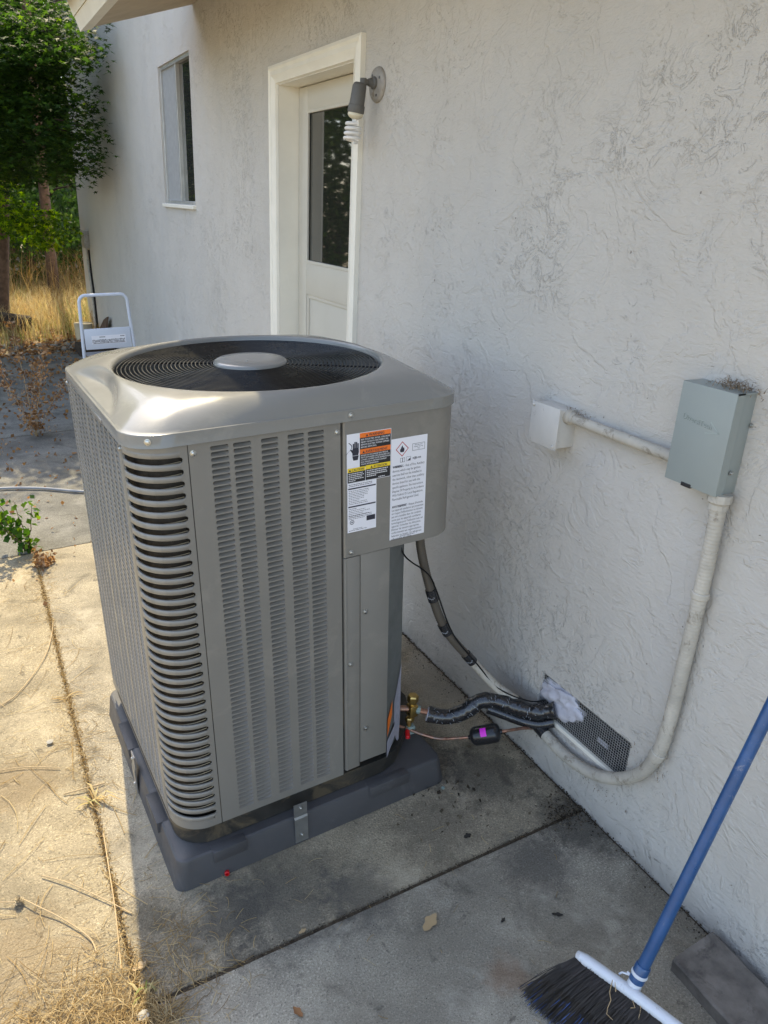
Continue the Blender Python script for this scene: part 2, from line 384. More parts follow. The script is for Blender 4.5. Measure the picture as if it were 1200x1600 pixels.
# text ----------------------------------------------------------------
def text_geo(txt, size, width=None, align='LEFT', space=1.):
    cu = bpy.data.curves.new('t', 'FONT'); cu.body = txt; cu.size = size; cu.align_x = align; cu.resolution_u = 2; cu.space_line = space
    o = bpy.data.objects.new('t', cu); scene.collection.objects.link(o)
    dg = bpy.context.evaluated_depsgraph_get(); me = bpy.data.meshes.new_from_object(o.evaluated_get(dg))
    V = [tuple(v.co) for v in me.vertices]; F = [tuple(p.vertices) for p in me.polygons]
    bpy.data.objects.remove(o); bpy.data.curves.remove(cu); bpy.data.meshes.remove(me)
    if V and width:
        w = max(v[0] for v in V)-min(v[0] for v in V); k = width/w if w > 0 else 1
        x0 = min(v[0] for v in V); V = [((v[0]-x0)*k, v[1], 0) for v in V]
    return V, F
def put_text(mb, txt, fn, u, v, size, width=None, bold=0.):
    V, F = text_geo(txt, size, width)
    mb.add([fn(u+p[0], v+p[1]) for p in V], F)
    if bold: mb.add([fn(u+p[0]+bold, v+p[1], .00005) for p in V], F)

# ================================================================== SETTING
# ground sheet reaching the horizon
g = MB(); n = 60
xs = [-300, -120, -60, -30, -15, -10, -7, -5, -4, -3, -2, -1, 0, 2, 5, 10, 20, 60, 150, 300]
ys = [-200, -60, -20, -8, -4, -2, 0, 2, 4, 6, 7, 8, 8.5, 9, 9.5, 10, 11, 12, 14, 17, 20, 30, 60, 120, 300]
def gz(x, y):
    z = -.06 + .0367*max(-6., min(0, x))
    if y > 8.2: z += .03*math.sin(x*2.1+y)+.012*(min(y, 16)-8.2)
    return z
for y in ys:
    for x in xs: g.v.append((x, y, gz(x, y)))
for j in range(len(ys)-1):
    for i in range(len(xs)-1): a = j*len(xs)+i; g.f.append((a, a+1, a+1+len(xs), a+len(xs)))
g.build('ground', 'yard_earth', smooth=True, kind='structure')

# concrete slabs: each a slab of its own with ragged, rounded edges and open joints
def slab(x0, x1, y0, y1, mat, dz=0., g=.0035, gx=.0008):
    x0 += gx; x1 -= gx; y0 += g; y1 -= g
    P = []
    def seg(ax, ay, bx, by):
        L = math.hypot(bx-ax, by-ay); k = max(2, int(L/.035))
        for i in range(k):
            t = i/k; nx, ny = (by-ay)/L, -(bx-ax)/L; j = random.gauss(0, .0011) if i else 0
            P.append((ax+(bx-ax)*t-nx*abs(j), ay+(by-ay)*t-ny*abs(j)))
    seg(x0, y0, x1, y0); seg(x1, y0, x1, y1); seg(x1, y1, x0, y1); seg(x0, y1, x0, y0)
    m = MB(); n = len(P); cx, cy = (x0+x1)/2, (y0+y1)/2
    def ring(off, z, jit=0):
        for (x, y) in P:
            ix = max(x0+off, min(x1-off, x)) ; iy = max(y0+off, min(y1-off, y))
            m.v.append((ix, iy, z+dz-random.random()*jit))
    ring(0, -.07); ring(0, -.006, .002); ring(.003, -.0012, .001); ring(.008, 0)
    for r in range(3):
        for i in range(n): m.f.append((r*n+i, r*n+(i+1) % n, (r+1)*n+(i+1) % n, (r+1)*n+i))
    m.f.append(tuple(3*n+i for i in range(n)))
    return m.build('concrete_slab', mat, smooth=35, kind='structure', mw=M_SLAB)
slab(-1.262, -.004, -2.6, .392, 'concrete_pale')
slab(-1.262, -.004, .392, 2.92, 'concrete', -.001)
slab(-3.9, -1.262, -2.6, .392, 'concrete_left', -.001)
slab(-3.9, -1.262, .392, 2.92, 'concrete_left', -.002)
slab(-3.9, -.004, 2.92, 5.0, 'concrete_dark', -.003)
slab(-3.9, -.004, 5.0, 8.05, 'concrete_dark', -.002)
jf = MB(); jf.box(-3.95, .0, -2.6, 8.05, -.05, -.0058)
jf.build('joint_soil', 'soil', kind='structure', mw=M_SLAB)

# ================================================================== HOUSE
house = thing('house', 'off-white stucco house with cream door, small window and eave', 'house', loc=(0, 0, 0))
def wall_with_holes(x, y0, y1, z0, z1, holes, thick, dens=.12):
    Y = sorted({y0, y1, *[h[0] for h in holes], *[h[1] for h in holes]}); Z = sorted({z0, z1, *[h[2] for h in holes], *[h[3] for h in holes]})
    m = MB()
    for i in range(len(Y)-1):
        for j in range(len(Z)-1):
            cy, cz = (Y[i]+Y[i+1])/2, (Z[j]+Z[j+1])/2
            if any(h[0] < cy < h[1] and h[2] < cz < h[3] for h in holes): continue
            m.add([(x, Y[i], Z[j]), (x, Y[i+1], Z[j]), (x, Y[i+1], Z[j+1]), (x, Y[i], Z[j+1])], [(0, 3, 2, 1)])
    for a, b, c, d in holes:
        X = x+thick
        m.add([(x, a, c), (x, b, c), (x, b, d), (x, a, d), (X, a, c), (X, b, c), (X, b, d), (X, a, d)], [(0, 1, 5, 4), (1, 2, 6, 5), (2, 3, 7, 6), (3, 0, 4, 7)])
    # end faces
    m.add([(x, y0, z0), (x, y0, z1), (x+6, y0, z1), (x+6, y0, z0)], [(0, 1, 2, 3)]); m.add([(x, y1, z0), (x, y1, z1), (x+6, y1, z1), (x+6, y1, z0)], [(3, 2, 1, 0)])
    return m
DOOR = (2.050, 2.860, .06, 2.100); VENT = (.275, .640, .178, .322); WIN = (4.358, 5.184, 1.5595, 2.424)
wall_with_holes(0, -3.2, 4.25, -.25, 2.66, [DOOR, VENT], .12).build('wall', 'stucco', house)
wall_with_holes(0.0, 4.25, 9.85, -.4, 5.0, [WIN], .12).build('wall', 'stucco', house)
up_ = MB(); up_.add([(.001, 4.25, 2.6), (.001, 4.25, 5), (6, 4.25, 5), (6, 4.25, 2.6)], [(0, 1, 2, 3)]); up_.add([(0, 4.25, 5), (6, 4.25, 5), (6, 9.85, 5), (0, 9.85, 5)], [(0, 1, 2, 3)])
up_.build('upper_wall', 'stucco', house)
# closed dark room behind the openings
rm = MB(); rm.add([(.30, -3, -.2), (.30, 9.8, -.2), (.30, 9.8, 4.9), (.30, -3, 4.9)], [(0, 1, 2, 3)])
rm.build('room_backing', 'inside_dark', house)
# roof with sloped soffit, fascia boards in the plane across the slope
SL = math.atan(.331); ca, sa = math.cos(SL), math.sin(SL)
def rf(u, w, y):  # u along slope up from fascia's outer lower edge, w perpendicular (up/out)
    return (-.628+u*ca-w*sa, y, 2.417+u*sa+w*ca)
def roof_bar(u0, u1, w0, w1, y0, y1): 
    m = MB(); P = [rf(u, w, y) for y in (y0, y1) for u, w in ((u0, w0), (u1, w0), (u1, w1), (u0, w1))]
    return m.add(P, [(0, 1, 2, 3), (7, 6, 5, 4), (0, 4, 5, 1), (1, 5, 6, 2), (2, 6, 7, 3), (3, 7, 4, 0)])
roof_bar(0, .066, 0, .072, -3.2, 4.235).build('fascia_board', 'fascia_cream', house)
roof_bar(-.006, .066, .0735, .15, -3.2, 4.235).build('fascia_board', 'fascia_cream', house)
roof_bar(.067, .70, .008, .02, -3.2, 4.237).build('soffit', 'soffit_brown', house)
roof_bar(-.075, 3.4, .152, .19, -3.4, 4.245).build('roof', 'roof_shingle', house)

# door casing: three boards with stepped moulding
def casing_profile_bar(m, path_fn, L0, L1, mitre0, mitre1):
    prof = [(0, 0), (0, .020), (.012, .024), (.022, .018), (.040, .021), (.055, .014), (.072, .012), (.076, 0)]   # (across, proud)
    n = len(prof); o = len(m.v)
    for (L, mt) in ((L0, mitre0), (L1, mitre1)):
        for a, p in prof: m.v.append(path_fn(L+mt*a, a, p))
    for i in range(n-1): m.f.append((o+i, o+i+1, o+n+i+1, o+n+i))
    m.f.append(tuple(o+i for i in range(n))); m.f.append(tuple(o+n+i for i in range(n)))
yA, yB_, zt_ = 1.977, 2.934, 2.1725
mL = MB(); casing_profile_bar(mL, lambda L, a, p: (-p, yB_-a, L), .02, zt_, 0, -1); mL.build('door_casing', 'casing_cream', house, smooth=30)
mR = MB(); casing_profile_bar(mR, lambda L, a, p: (-p, yA+a, L), .02, zt_, 0, -1); mR.build('door_casing', 'casing_cream', house, smooth=30)
mT = MB(); casing_profile_bar(mT, lambda L, a, p: (-p, L, zt_-a), yA, yB_, 1, -1); mT.build('door_casing', 'casing_cream', house, smooth=30)
jb = MB(); jb.box(.001, .135, DOOR[1]-.003, DOOR[1]+.02, .05, 2.10); jb.build('door_jamb', 'casing_cream', house)
jb = MB(); jb.box(.001, .135, DOOR[0]-.02, DOOR[0]+.003, .05, 2.10); jb.build('door_jamb', 'casing_cream', house)
jb = MB(); jb.box(.001, .135, DOOR[0]+.004, DOOR[1]-.004, 2.094, 2.12); jb.build('door_jamb', 'casing_cream', house)
# door slab: stiles, rails, glazing bead, recessed lower panel
dr = link('door', None, house)
GY0, GY1, GZ0, GZ1 = 2.165, 2.752, 1.335, 1.995
def dbox(n, y0, y1, z0, z1, x0=.100, x1=.138, mt='door_cream', c=.0015): return MB().box(x0, x1, y0, y1, z0, z1, c).build(n, mt, dr, smooth=30)
dY0, dY1, dZ0, dZ1 = 2.056, 2.854, .075, 2.090
dbox('stile', dY0, GY0, dZ0, dZ1); dbox('stile', GY1, dY1, dZ0, dZ1)
dbox('rail', GY0, GY1, GZ1, dZ1); dbox('rail', GY0, GY1, 1.19, GZ0); dbox('rail', GY0, GY1, dZ0, .26)
dbox('door_panel', GY0, GY1, .26, 1.19, .112, .13, 'door_cream', .001)
bead = MB()
for a, b, c, d in ((GY0, GY0+.014, GZ0, GZ1), (GY1-.014, GY1, GZ0, GZ1), (GY0+.014, GY1-.014, GZ1-.014, GZ1), (GY0+.014, GY1-.014, GZ0, GZ0+.014)): bead.box(.097, .107, a, b, c, d, .002)
bead.build('glazing_bead', 'door_cream', dr)
bead = MB()
for a, b, c, d in ((GY0, GY0+.018, .26, 1.19), (GY1-.018, GY1, .26, 1.19), (GY0+.018, GY1-.018, 1.172, 1.19), (GY0+.018, GY1-.018, .26, .278)): bead.box(.105, .113, a, b, c, d, .003)
bead.build('panel_moulding', 'door_cream', dr)
gl = MB(); gl.box(.110, .114, GY0+.01, GY1-.01, GZ0+.01, GZ1-.01); gl.build('glass', 'door_glass', dr)
# window
wd = link('window', None, house)
fr = MB(); y0, y1, z0, z1 = WIN
for a, b, c, d in ((y0, y0+.022, z0, z1), (y1-.022, y1, z0, z1), (y0+.022, y1-.022, z1-.022, z1), (y0+.022, y1-.022, z0, z0+.022)): fr.box(.012, .06, a, b, c, d, .002)
fr.build('frame', 'alu', wd)
MB().box(.016, .05, 4.765, 4.795, z0+.022, z1-.022, .002).build('mullion', 'alu', wd)
MB().box(.026, .029, 4.795, y1-.022, z0+.022, z1-.022).build('insect_screen', 'screen_grey', wd)
MB().box(.040, .044, y0+.022, 4.765, z0+.022, z1-.022).build('pane', 'window_glass', wd)
MB().box(-.022, .03, y0-.01, y1+.01, z0-.026, z0-.002, .004).build('sill', 'casing_cream', wd)
# foundation vent with wire mesh and stuffing
vt = link('foundation_vent', None, house)
y0, y1, z0, z1 = VENT
m = MB()
for a, b, c, d in ((y0+.0005, y0+.002, z0+.0005, z1-.0005), (y1-.002, y1-.0005, z0+.0005, z1-.0005), (y0+.0005, y1-.0005, z1-.002, z1-.0005), (y0+.0005, y1-.0005, z0+.0005, z0+.002)): m.box(.014, .119, a, b, c, d)
m.box(.117, .119, y0, y1, z0, z1); m.build('vent_shade_lining', 'inside_dark', vt)  # near-black lining over the reveals stands in for shade inside the vent
vm = MB(); s = .0082; k = 0
y = y0+.002
while y < y1-.002:
    zz = z0+.001; vm.box(.0100, .0112, y, y+.0012, z0, z1); y += s
zz = z0+.002
while zz < z1: vm.box(.0086, .0098, y0, y1, zz, zz+.0012); zz += s
vm.build('wire_mesh', 'mesh_wire', vt, kind='stuff')
sf = MB()
bm = bmesh.new(); bmesh.ops.create_icosphere(bm, subdivisions=4, radius=1)
for v in bm.verts:
    p = v.co.copy(); q = Vector((p.x*.018, p.y*.094, p.z*.054)); q += Vector((p.x*.6, p.y, p.z))*(.007*math.sin(p.y*5+p.z*4)+.0045*math.sin(p.z*9+p.x*6+p.y*3)+.002*math.sin(p.y*15+p.z*11)); q += Vector((p.x*.5, p.y, p.z))*(.0035*math.sin(p.y*11-p.z*8)+.0022*math.sin(p.z*31+p.y*9)); v.co = q+Vector((.014, .562-.25*q.z, .266))
bm.verts.index_update(); sf.add([v.co for v in bm.verts], [[v.index for v in f.verts] for f in bm.faces]); bm.free()
sf.build('sealing_foam', 'foam', vt, smooth=80)
MB().box(.0, .012, .30, .60, .176, .190, .002).build('vent_sill', 'casing_cream', vt)
MB().box(.014, .018, .36, .40, .232, .248, .001).build('paper_scrap', 'foam', vt)

# ================================================================== CONDENSER
unit = thing('air_conditioner_condenser', 'large grey outdoor air conditioner condenser with louvred sides and round fan grille on top', 'air conditioner', mw=M_UNIT)
X0, X1, Y0, Y1 = -1.094, -.287, .695, 1.476
xL, xR, yF, yB = -1.1023, -.2781, .6873, 1.4839
ZP, ZB, ZT = .142, 1.169, 1.197
def ub(mb, name, mat, smooth=False, parent=None, **kw):
    mb.v = [(p[0]-UC.x, p[1]-UC.y, p[2]) for p in mb.v]
    return mb.build(name, mat, parent or unit, smooth, **kw)
# louvred sheet tile: rectangle with rounded slot
def slot_ring(hw, hh, r, seg=3):
    R = []
    for (cx, cz, a0) in ((hw-r, hh-r, 0), (-hw+r, hh-r, 90), (-hw+r, -hh+r, 180), (hw-r, -hh+r, 270)):
        for i in range(seg+1):
            a = math.radians(a0+90*i/seg); R.append((cx+r*math.cos(a), cz+r*math.sin(a)))
    return R
PITCHZ, NROW, ZTOP = .0131, 76, 1.1515     # centre of the first row
def louvred(cols, u0, u1, z0, z1, fn):
    """fn(u, z, depth)->xyz ; returns sheet MB"""
    m = MB(); hh = .0047
    edges = [u0]
    for a, b in cols: edges += [a-.002, b+.002]
    edges.append(u1); zt = ZTOP+PITCHZ/2; zb = ZTOP-(NROW-.5)*PITCHZ
    for i in range(0, len(edges)-1, 2):
        a, b = edges[i], edges[i+1]
        m.add([fn(a, zb, 0), fn(b, zb, 0), fn(b, zt, 0), fn(a, zt, 0)], [(0, 1, 2, 3)])
    for (za, zc) in ((zt, z1), (z0, zb)): m.add([fn(u0, za, 0), fn(u1, za, 0), fn(u1, zc, 0), fn(u0, zc, 0)], [(0, 1, 2, 3)])
    for a, b in cols:
        A, B = a-.002, b+.002; cu = (a+b)/2; hw = (b-a)/2; R = slot_ring(hw, hh, .0034)
        q = len(R)//4
        for k in range(NROW):
            cz = ZTOP-k*PITCHZ; o = len(m.v)
            C = [(B, cz+PITCHZ/2), (A, cz+PITCHZ/2), (A, cz-PITCHZ/2), (B, cz-PITCHZ/2)]
            m.v += [fn(x, z, 0) for x, z in C]+[fn(cu+x, cz+z, 0) for x, z in R]+[fn(cu+x, cz+z, .004) for x, z in R]
            n = len(R)
            for c in range(4):
                for i in range(q-1): m.f.append((o+c, o+4+c*q+i, o+4+c*q+i+1))
                nx = (c+1) % 4; m.f.append((o+c, o+4+c*q+q-1, o+4+nx*q, o+nx))
            for i in range(n): m.f.append((o+4+i, o+4+n+i, o+4+n+(i+1) % n, o+4+(i+1) % n))
    return m
def louver_mesh(fn, w, dk=1., ek=.15, gp=.0034):
    m = MB(); hw = w/2-.0004; hh = .0046
    us = [(-hw, ek), (-hw+.004, .85), (0, 1.), (hw-.004, .85), (hw, ek)]
    zs = [(hh-gp, .0128), (hh*-.1, .0082), (-hh*.6, .0036), (-hh+.0002, .0004)]
    for z, d in zs:
        for u, k in us: m.v.append(fn(u, z, d*k*dk+.0003))
    for j in range(3):
        for i in range(4): a = j*5+i; m.f.append((a, a+1, a+6, a+5))
    return m
fcols = [(-.933, -.893), (-.883, -.843), (-.820, -.780), (-.758, -.718), (-.709, -.669)]
ffn = lambda u, z, d: (u, Y0+d, z)
ub(louvred(fcols, -.9795, -.6275, ZP, ZB, ffn), 'front_panel', 'unit_paint')
me_l = louver_mesh(lambda u, z, d: (u, d, z), .040).mesh('louver', 50); me_l.materials.append(MATS['unit_paint'])
rest = MB(); cnt = 0
for k in range(NROW):
    for a, b in fcols:
        cx = (a+b)/2; cz = ZTOP-k*PITCHZ
        if cnt < 300:
            link('louver', me_l, unit, loc=(cx-UC.x, Y0-UC.y, cz)); cnt += 1
        else:
            q = louver_mesh(lambda u, z, d: (cx+u, Y0+d, cz+z), .040); rest.add(q.v, q.f)
ub(rest, 'lower_louvers', 'unit_paint', 50, kind='stuff')
# left panel, same pressing seen end-on
lcols = []; y = .822
for i in range(12):
    lcols.append((y, y+.040)); y += .0525 + (.010 if i in (4, 6) else 0)
lfn = lambda u, z, d: (X0+d, u, z)
ub(louvred(lcols, .795, 1.472, ZP-.02, ZB, lfn), 'side_panel', 'unit_paint', label='louvred side panel of the condenser facing the sunlit slab')
sl = MB()
base = louver_mesh(lambda u, z, d: (d, u, z), .040, 1.2, .8, .0040)
for a, b in lcols:
    for k in range(NROW):
        cy, cz = (a+b)/2, ZTOP-k*PITCHZ; sl.add([(X0+p[0], cy+p[1], cz+p[2]) for p in base.v], base.f)
ub(sl, 'side_louvers', 'unit_paint', 50, kind='stuff')
# rounded corner with long slots; each slat between two slots is its own piece
RC = .088
def corner_pt(s, off=0.):
    """s: arc length from front seam (x=-.9815) round to the left seam (y=.792)"""
    f = (-.9815)-(X0+RC)
    if s < f: return (-.9815-s, Y0+off)
    L = RC*math.pi/2
    if s < f+L:
        a = (s-f)/RC; cx, cy = X0+RC, Y0+RC; r = RC-off
        return (cx-math.sin(a)*r, cy-math.cos(a)*r)
    return (X0+off, Y0+RC+(s-f-L))
F_ = -.9815-(X0+RC); LA = RC*math.pi/2; LT = F_+LA+(.792-(Y0+RC))
SP = .0264; SH = .0062; ZS = 1.1360; NS = 37; sa0, sa1 = .016, LT-.012
def sampl(a, b, n): return [a+(b-a)*i/n for i in range(n+1)]
cf = MB()
for a, b, mir in ((0, sa0, 1), (sa1, LT, -1)):
    # stile with half-round bites
    for k in range(NS):
        cz = ZS-k*SP; inn = b if mir == 1 else a; out = a if mir == 1 else b
        zs = [cz+SP/2]+[cz+SH*math.cos(math.radians(t)) for t in range(0, 181, 30)]+[cz-SP/2]
        ds = [0]+[SH*math.sin(math.radians(t))*.9 for t in range(0, 181, 30)]+[0]
        for z, d in zip(zs, ds):
            s = inn-mir*d; x, y = corner_pt(s); cf.v.append((x, y, z)); x, y = corner_pt(out); cf.v.append((x, y, z)); x, y = corner_pt(s, .004); cf.v.append((x, y, z))
        o = len(cf.v)-3*len(zs)
        for i in range(len(zs)-1):
            cf.f.append((o+3*i, o+3*i+1, o+3*i+4, o+3*i+3)); cf.f.append((o+3*i, o+3*i+3, o+3*i+5, o+3*i+2))
S_ = sampl(0, LT, 26)
for za, zb in ((ZB, ZS+SP/2), (ZS-(NS-.5)*SP, ZP)):
    o = len(cf.v)
    for s in S_:
        x, y = corner_pt(s); cf.v += [(x, y, za), (x, y, zb)]
    for i in range(len(S_)-1): cf.f.append((o+2*i, o+2*i+1, o+2*i+3, o+2*i+2))
ub(cf, 'corner_panel', 'unit_paint', 50)
sm = MB(); SS = sampl(sa0, sa1, 20)
hh = SP/2-SH
for s in SS:
    e = min(1, (s-sa0)/.006, (sa1-s)/.006)
    for off, z in ((.006, hh-.0015), (.0015, hh), (0, hh-.0012), (-.0008*e, 0), (0, -hh+.0012), (.0015, -hh), (.006, -hh+.0015)):
        x, y = corner_pt(s, off); sm.v.append((x-UC.x, y-UC.y, z))
for i in range(len(SS)-1):
    for j in range(6): a = i*7+j; sm.f.append((a, a+1, a+8, a+7))
me_s = sm.mesh('corner_slat', 60); me_s.materials.append(MATS['unit_paint'])
for k in range(NS+1):
    z = ZS+SP/2-k*SP
    link('corner_slat', me_s, unit, loc=(0, 0, z))
# thin seam strips (dark gaps)
sg = MB(); sg.box(-.9818, -.9792, Y0+.002, Y0+.012, ZP, ZB); sg.box(-.6278, -.6225, Y0+.003, Y0+.012, ZP, ZB); sg.box(X0+.002, X0+.01, .791, .796, ZP, ZB)
ub(sg, 'panel_gap', 'pan_black')
# coil behind, seen through slots, with guard wires
co_ = MB(); ro = []
def rrect(x0, x1, y0, y1, r, n=8):
    P = []
    for cx, cy, a0 in ((x1-r, y0+r, -90), (x1-r, y1-r, 0), (x0+r, y1-r, 90), (x0+r, y0+r, 180)):
        for i in range(n+1): a = math.radians(a0+90*i/n); P.append((cx+r*math.cos(a), cy+r*math.sin(a)))
    return P
def loop_wall(m, P, z0, z1, close=True):
    o = len(m.v); n = len(P)
    for x, y in P: m.v += [(x, y, z0), (x, y, z1)]
    for i in range(n if close else n-1): j = (i+1) % n; m.f.append((o+2*i, o+2*j, o+2*j+1, o+2*i+1))
P = [(-.50, .72), (-.50, .95), (X1-.02, .95), (X1-.02, Y1-.02), (X0+.022, Y1-.02), (X0+.022, .79)]
P += [(X0+.022+.07*(1-math.cos(math.radians(a))), .79-.07*math.sin(math.radians(a))) for a in range(15, 91, 15)]
loop_wall(co_, P, .12, 1.19); ub(co_, 'coil', 'coil', 40)
cw = MB()
for k in range(36):
    z = 1.125-k*.0264
    pts = []
    for i in range(12):
        s = sa0-.004+(sa1-sa0+.008)*i/11; x, y = corner_pt(s, .0115); pts.append((x, y, z-.012*(i/11)+.004))
    cw.tube(pts, .0014, 4, False)
ub(cw, 'guard_wires', 'coil_wire', kind='stuff')
# right & back sheets
rb = MB(); rb.box(X1-.004, X1, .96, Y1-.06, ZP, ZB); rb.box(X0+.06, X1-.06, Y1-.004, Y1, ZP, ZB)
rb.tube([(X1-.06, Y1-.06, ZP), (X1-.06, Y1-.06, ZB)], .06, 28); rb.tube([(X0+.06, Y1-.06, ZP), (X0+.06, Y1-.06, ZB)], .06, 28)
ub(rb, 'rear_panel', 'unit_paint', 40)
# control box at top right
ZC = .822
def cb_outline(x0, x1, yf_, r, yb):
    P = [(x0, yb), (x0, yf_+.003), (x0+.003, yf_)]
    for i in range(13): a = math.radians(90*i/12); P.append((x1-r+r*math.sin(a), yf_+r-r*math.cos(a)))
    P.append((x1, yb)); return P
P = cb_outline(-.6215, -.2810, .6905, .085, 1.02)
m = MB(); loop_wall(m, P, ZC, ZB+.012, False); m.add([(x, y, ZC) for x, y in P], [tuple(range(len(P)))])
m.add([(x, y, ZB+.012) for x, y in P], [tuple(reversed(range(len(P))))])
cbx = ub(m, 'control_box', 'unit_paint', 35)
# lower trim post, access cover and recess
m = MB(); m.box(-.6215, -.5765, .6915, .72, .153, ZC-.003, .003); ub(m, 'corner_post', 'unit_paint', 30)
m = MB(); m.box(-.6165, -.6150, .690, .6916, .153, ZC-.003); ub(m, 'post_rib', 'unit_paint')
m = MB(); m.box(-.5745, -.489, .6945, .706, .163, ZC-.003, .0012); ub(m, 'access_cover', 'unit_paint', 30)
m = MB(); m.box(-.5765, -.5745, .699, .71, .163, ZC-.004); ub(m, 'panel_gap', 'pan_black')
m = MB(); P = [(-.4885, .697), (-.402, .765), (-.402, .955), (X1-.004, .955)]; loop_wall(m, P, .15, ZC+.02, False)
P = [(x, y) for x, y in P]; ub(m, 'valve_recess', 'unit_paint_shaded')
# schematic sheet and orange tag in the recess
def dg(t, z, o=.002):
    dx, dy = .0865, .068; L = math.hypot(dx, dy); return (-.4885+dx*t+dy/L*o, .697+dy*t-dx/L*o, z)
m = MB(); m.add([dg(.50, .30), dg(.985, .40), dg(.985, .20), dg(.80, .135, .006), dg(.62, .155, .006), dg(.50, .20)], [(0, 1, 2, 3, 4, 5)]); ub(m, 'wiring_sheet', 'sheet_grey')
m = MB(); m.add([dg(.02, .275, .003), dg(.34, .318, .003), dg(.34, .27, .003), dg(.02, .215, .003)], [(0, 1, 2, 3)]); ub(m, 'orange_tag', 'label_orange')
m = MB(); m.add([dg(.0, .20, .003), dg(.55, .228, .007), dg(.60, .19, .007), dg(.0, .14, .003)], [(0, 1, 2, 3)]); ub(m, 'loose_sheet_corner', 'sheet_grey')
# base pan
def pan_outline(x0, x1, y0, y1, r):
    P = rrect(x0, x1, y0, y1, r, 12)[13:]; a = [(x0+r+(x1-.21-x0-r)*t, y0) for t in (1.,)]
    return a+[(x1-.155, y0+.018), (x1-.09, y0+.075), (x1-.03, y0+.145), (x1, y0+.22)]+P
m = MB(); P = pan_outline(X0+.006, X1-.004, Y0+.006, Y1-.006, .085); loop_wall(m, P, .088, .135); P2 = pan_outline(X0-.001, X1+.001, Y0-.001+.003, Y1+.001, .088)
loop_wall(m, P2, .132, .1425); m.add([(x, y, .132) for x, y in P2], [tuple(range(len(P2)))]); m.add([(x, y, .1425) for x, y in P2], [tuple(reversed(range(len(P2))))])
ub(m, 'base_pan', 'pan_black', 35)
# top cover: skirt, domed shoulder, rolled edge round the fan opening
NA = 288; HX, HY, RR = (xR-xL)/2, (yB-yF)/2, .082; RI = .341
def rr_pt(a, inset=0.):
    hx, hy, r = HX-inset, HY-inset, RR-inset*.6
    dx, dy = math.cos(a), math.sin(a); t = min(hx/abs(dx) if abs(dx) > 1e-9 else 9, hy/abs(dy) if abs(dy) > 1e-9 else 9)
    x, y = dx*t, dy*t; cx, cy = hx-r, hy-r
    if abs(x) > cx and abs(y) > cy:
        sx, sy = math.copysign(cx, x), math.copysign(cy, y); b = -2*(dx*sx+dy*sy); c = sx*sx+sy*sy-r*r
        t = (-b+math.sqrt(max(0, b*b-4*c)))/2; x, y = dx*t, dy*t
    return x, y
m = MB(); prof = []
TRN = 22
rings = [('o', .0015, ZB-.001), ('o', -.0005, ZB), ('o', 0, ZB+.001), ('o', 0, ZT-.002), ('o', .001, ZT-.0004), ('o', .004, ZT)]
def top_z(x, y, t):
    zz = ZT + .049*(1-(1-t)**2.1)
    # scooped shelves at the middle of the two long sides
    d = HX-abs(x); w = .052*(1-(y/.25)**2)
    if w > 0:
        k = smoothstep(-.012, .004, w-d)*smoothstep(0, .2, w/.052); zz -= (zz-(ZT+.004))*k*.82
    return zz
for kind, ins, z in rings:
    for i in range(NA): x, y = rr_pt(2*math.pi*i/NA, ins); m.v.append((x, y, z))
nr = len(rings)
for j in range(1, TRN+1):
    t = j/TRN; tt = t
    for i in range(NA):
        a = 2*math.pi*i/NA; ox, oy = rr_pt(a, .004); ix, iy = (RI+.008)*math.cos(a), (RI+.008)*math.sin(a)
        x, y = ox+(ix-ox)*tt, oy+(iy-oy)*tt; m.v.append((x, y, top_z(x, y, t)))
    nr += 1
for r, z in ((RI+.004, ZT+.0475), (RI, ZT+.043), (RI-.002, ZT+.034), (RI-.001, ZT-.02), (RI-.001, ZT-.05)):
    for i in range(NA):
        a = 2*math.pi*i/NA; m.v.append((r*math.cos(a), r*math.sin(a), z))
    nr += 1
for r in range(nr-1):
    for i in range(NA): j = (i+1) % NA; m.f.append((r*NA+i, r*NA+j, (r+1)*NA+j, (r+1)*NA+i))
top = m.build('top_cover', 'unit_top_paint', unit, smooth=32)
# grille
ZG = ZT+.036
rest = None
for k in range(24):
    r = .100+.0101*k
    if r > RI-.004: break
    m = MB(); q = []
    for i in range(72): a = 2*math.pi*i/72; q.append((r*math.cos(a), r*math.sin(a), ZG+.004*(1-(r/.33)**2)))
    m.tube(q, .0017, 6, False, True).build('grille_ring', 'grille_black', unit, smooth=True)
for k in range(8):
    a = math.radians(22.5+45*k-8); m = MB(); q = [(r*math.cos(a), r*math.sin(a), ZG-.0035+.004*(1-(r/.33)**2)) for r in (.08, .15, .22, .29, RI-.001)]
    m.tube(q, .0027, 6).build('grille_spoke', 'grille_black', unit, smooth=True)
m = MB(); m.lathe([(.088, -.006), (.0945, -.004), (.096, .004), (.094, .0095), (.088, .013), (.05, .0155), (.001, .016)], (0, 0, ZG), n=56)
m.build('hub_cap', 'unit_top_paint', unit, smooth=50)
m = MB(); m.lathe([(.003, 0), (.0025, .001), (.001, .0012)], (-.02, -.03, ZG+.0155), n=10); m.build('hub_screw', 'screw_steel', unit)
m = MB(); m.lathe([(.06, -.17), (.065, -.15), (.065, -.03), (.06, -.02)], (0, 0, ZG), n=28); m.build('motor', 'fan_black', unit, smooth=40)
m = MB(); loop_wall(m, [((RI-.003)*math.cos(2*math.pi*i/96), (RI-.003)*math.sin(2*math.pi*i/96)) for i in range(96)], ZT-.15, ZT-.045); m.build('fan_shroud', 'throat', unit, smooth=True)
m = MB(); m.add([(-.36, -.33, .6), (.18, -.33, .6), (.18, .37, .6), (-.36, .37, .6)], [(0, 1, 2, 3)]); m.build('cavity_floor', 'inside_dark', unit)
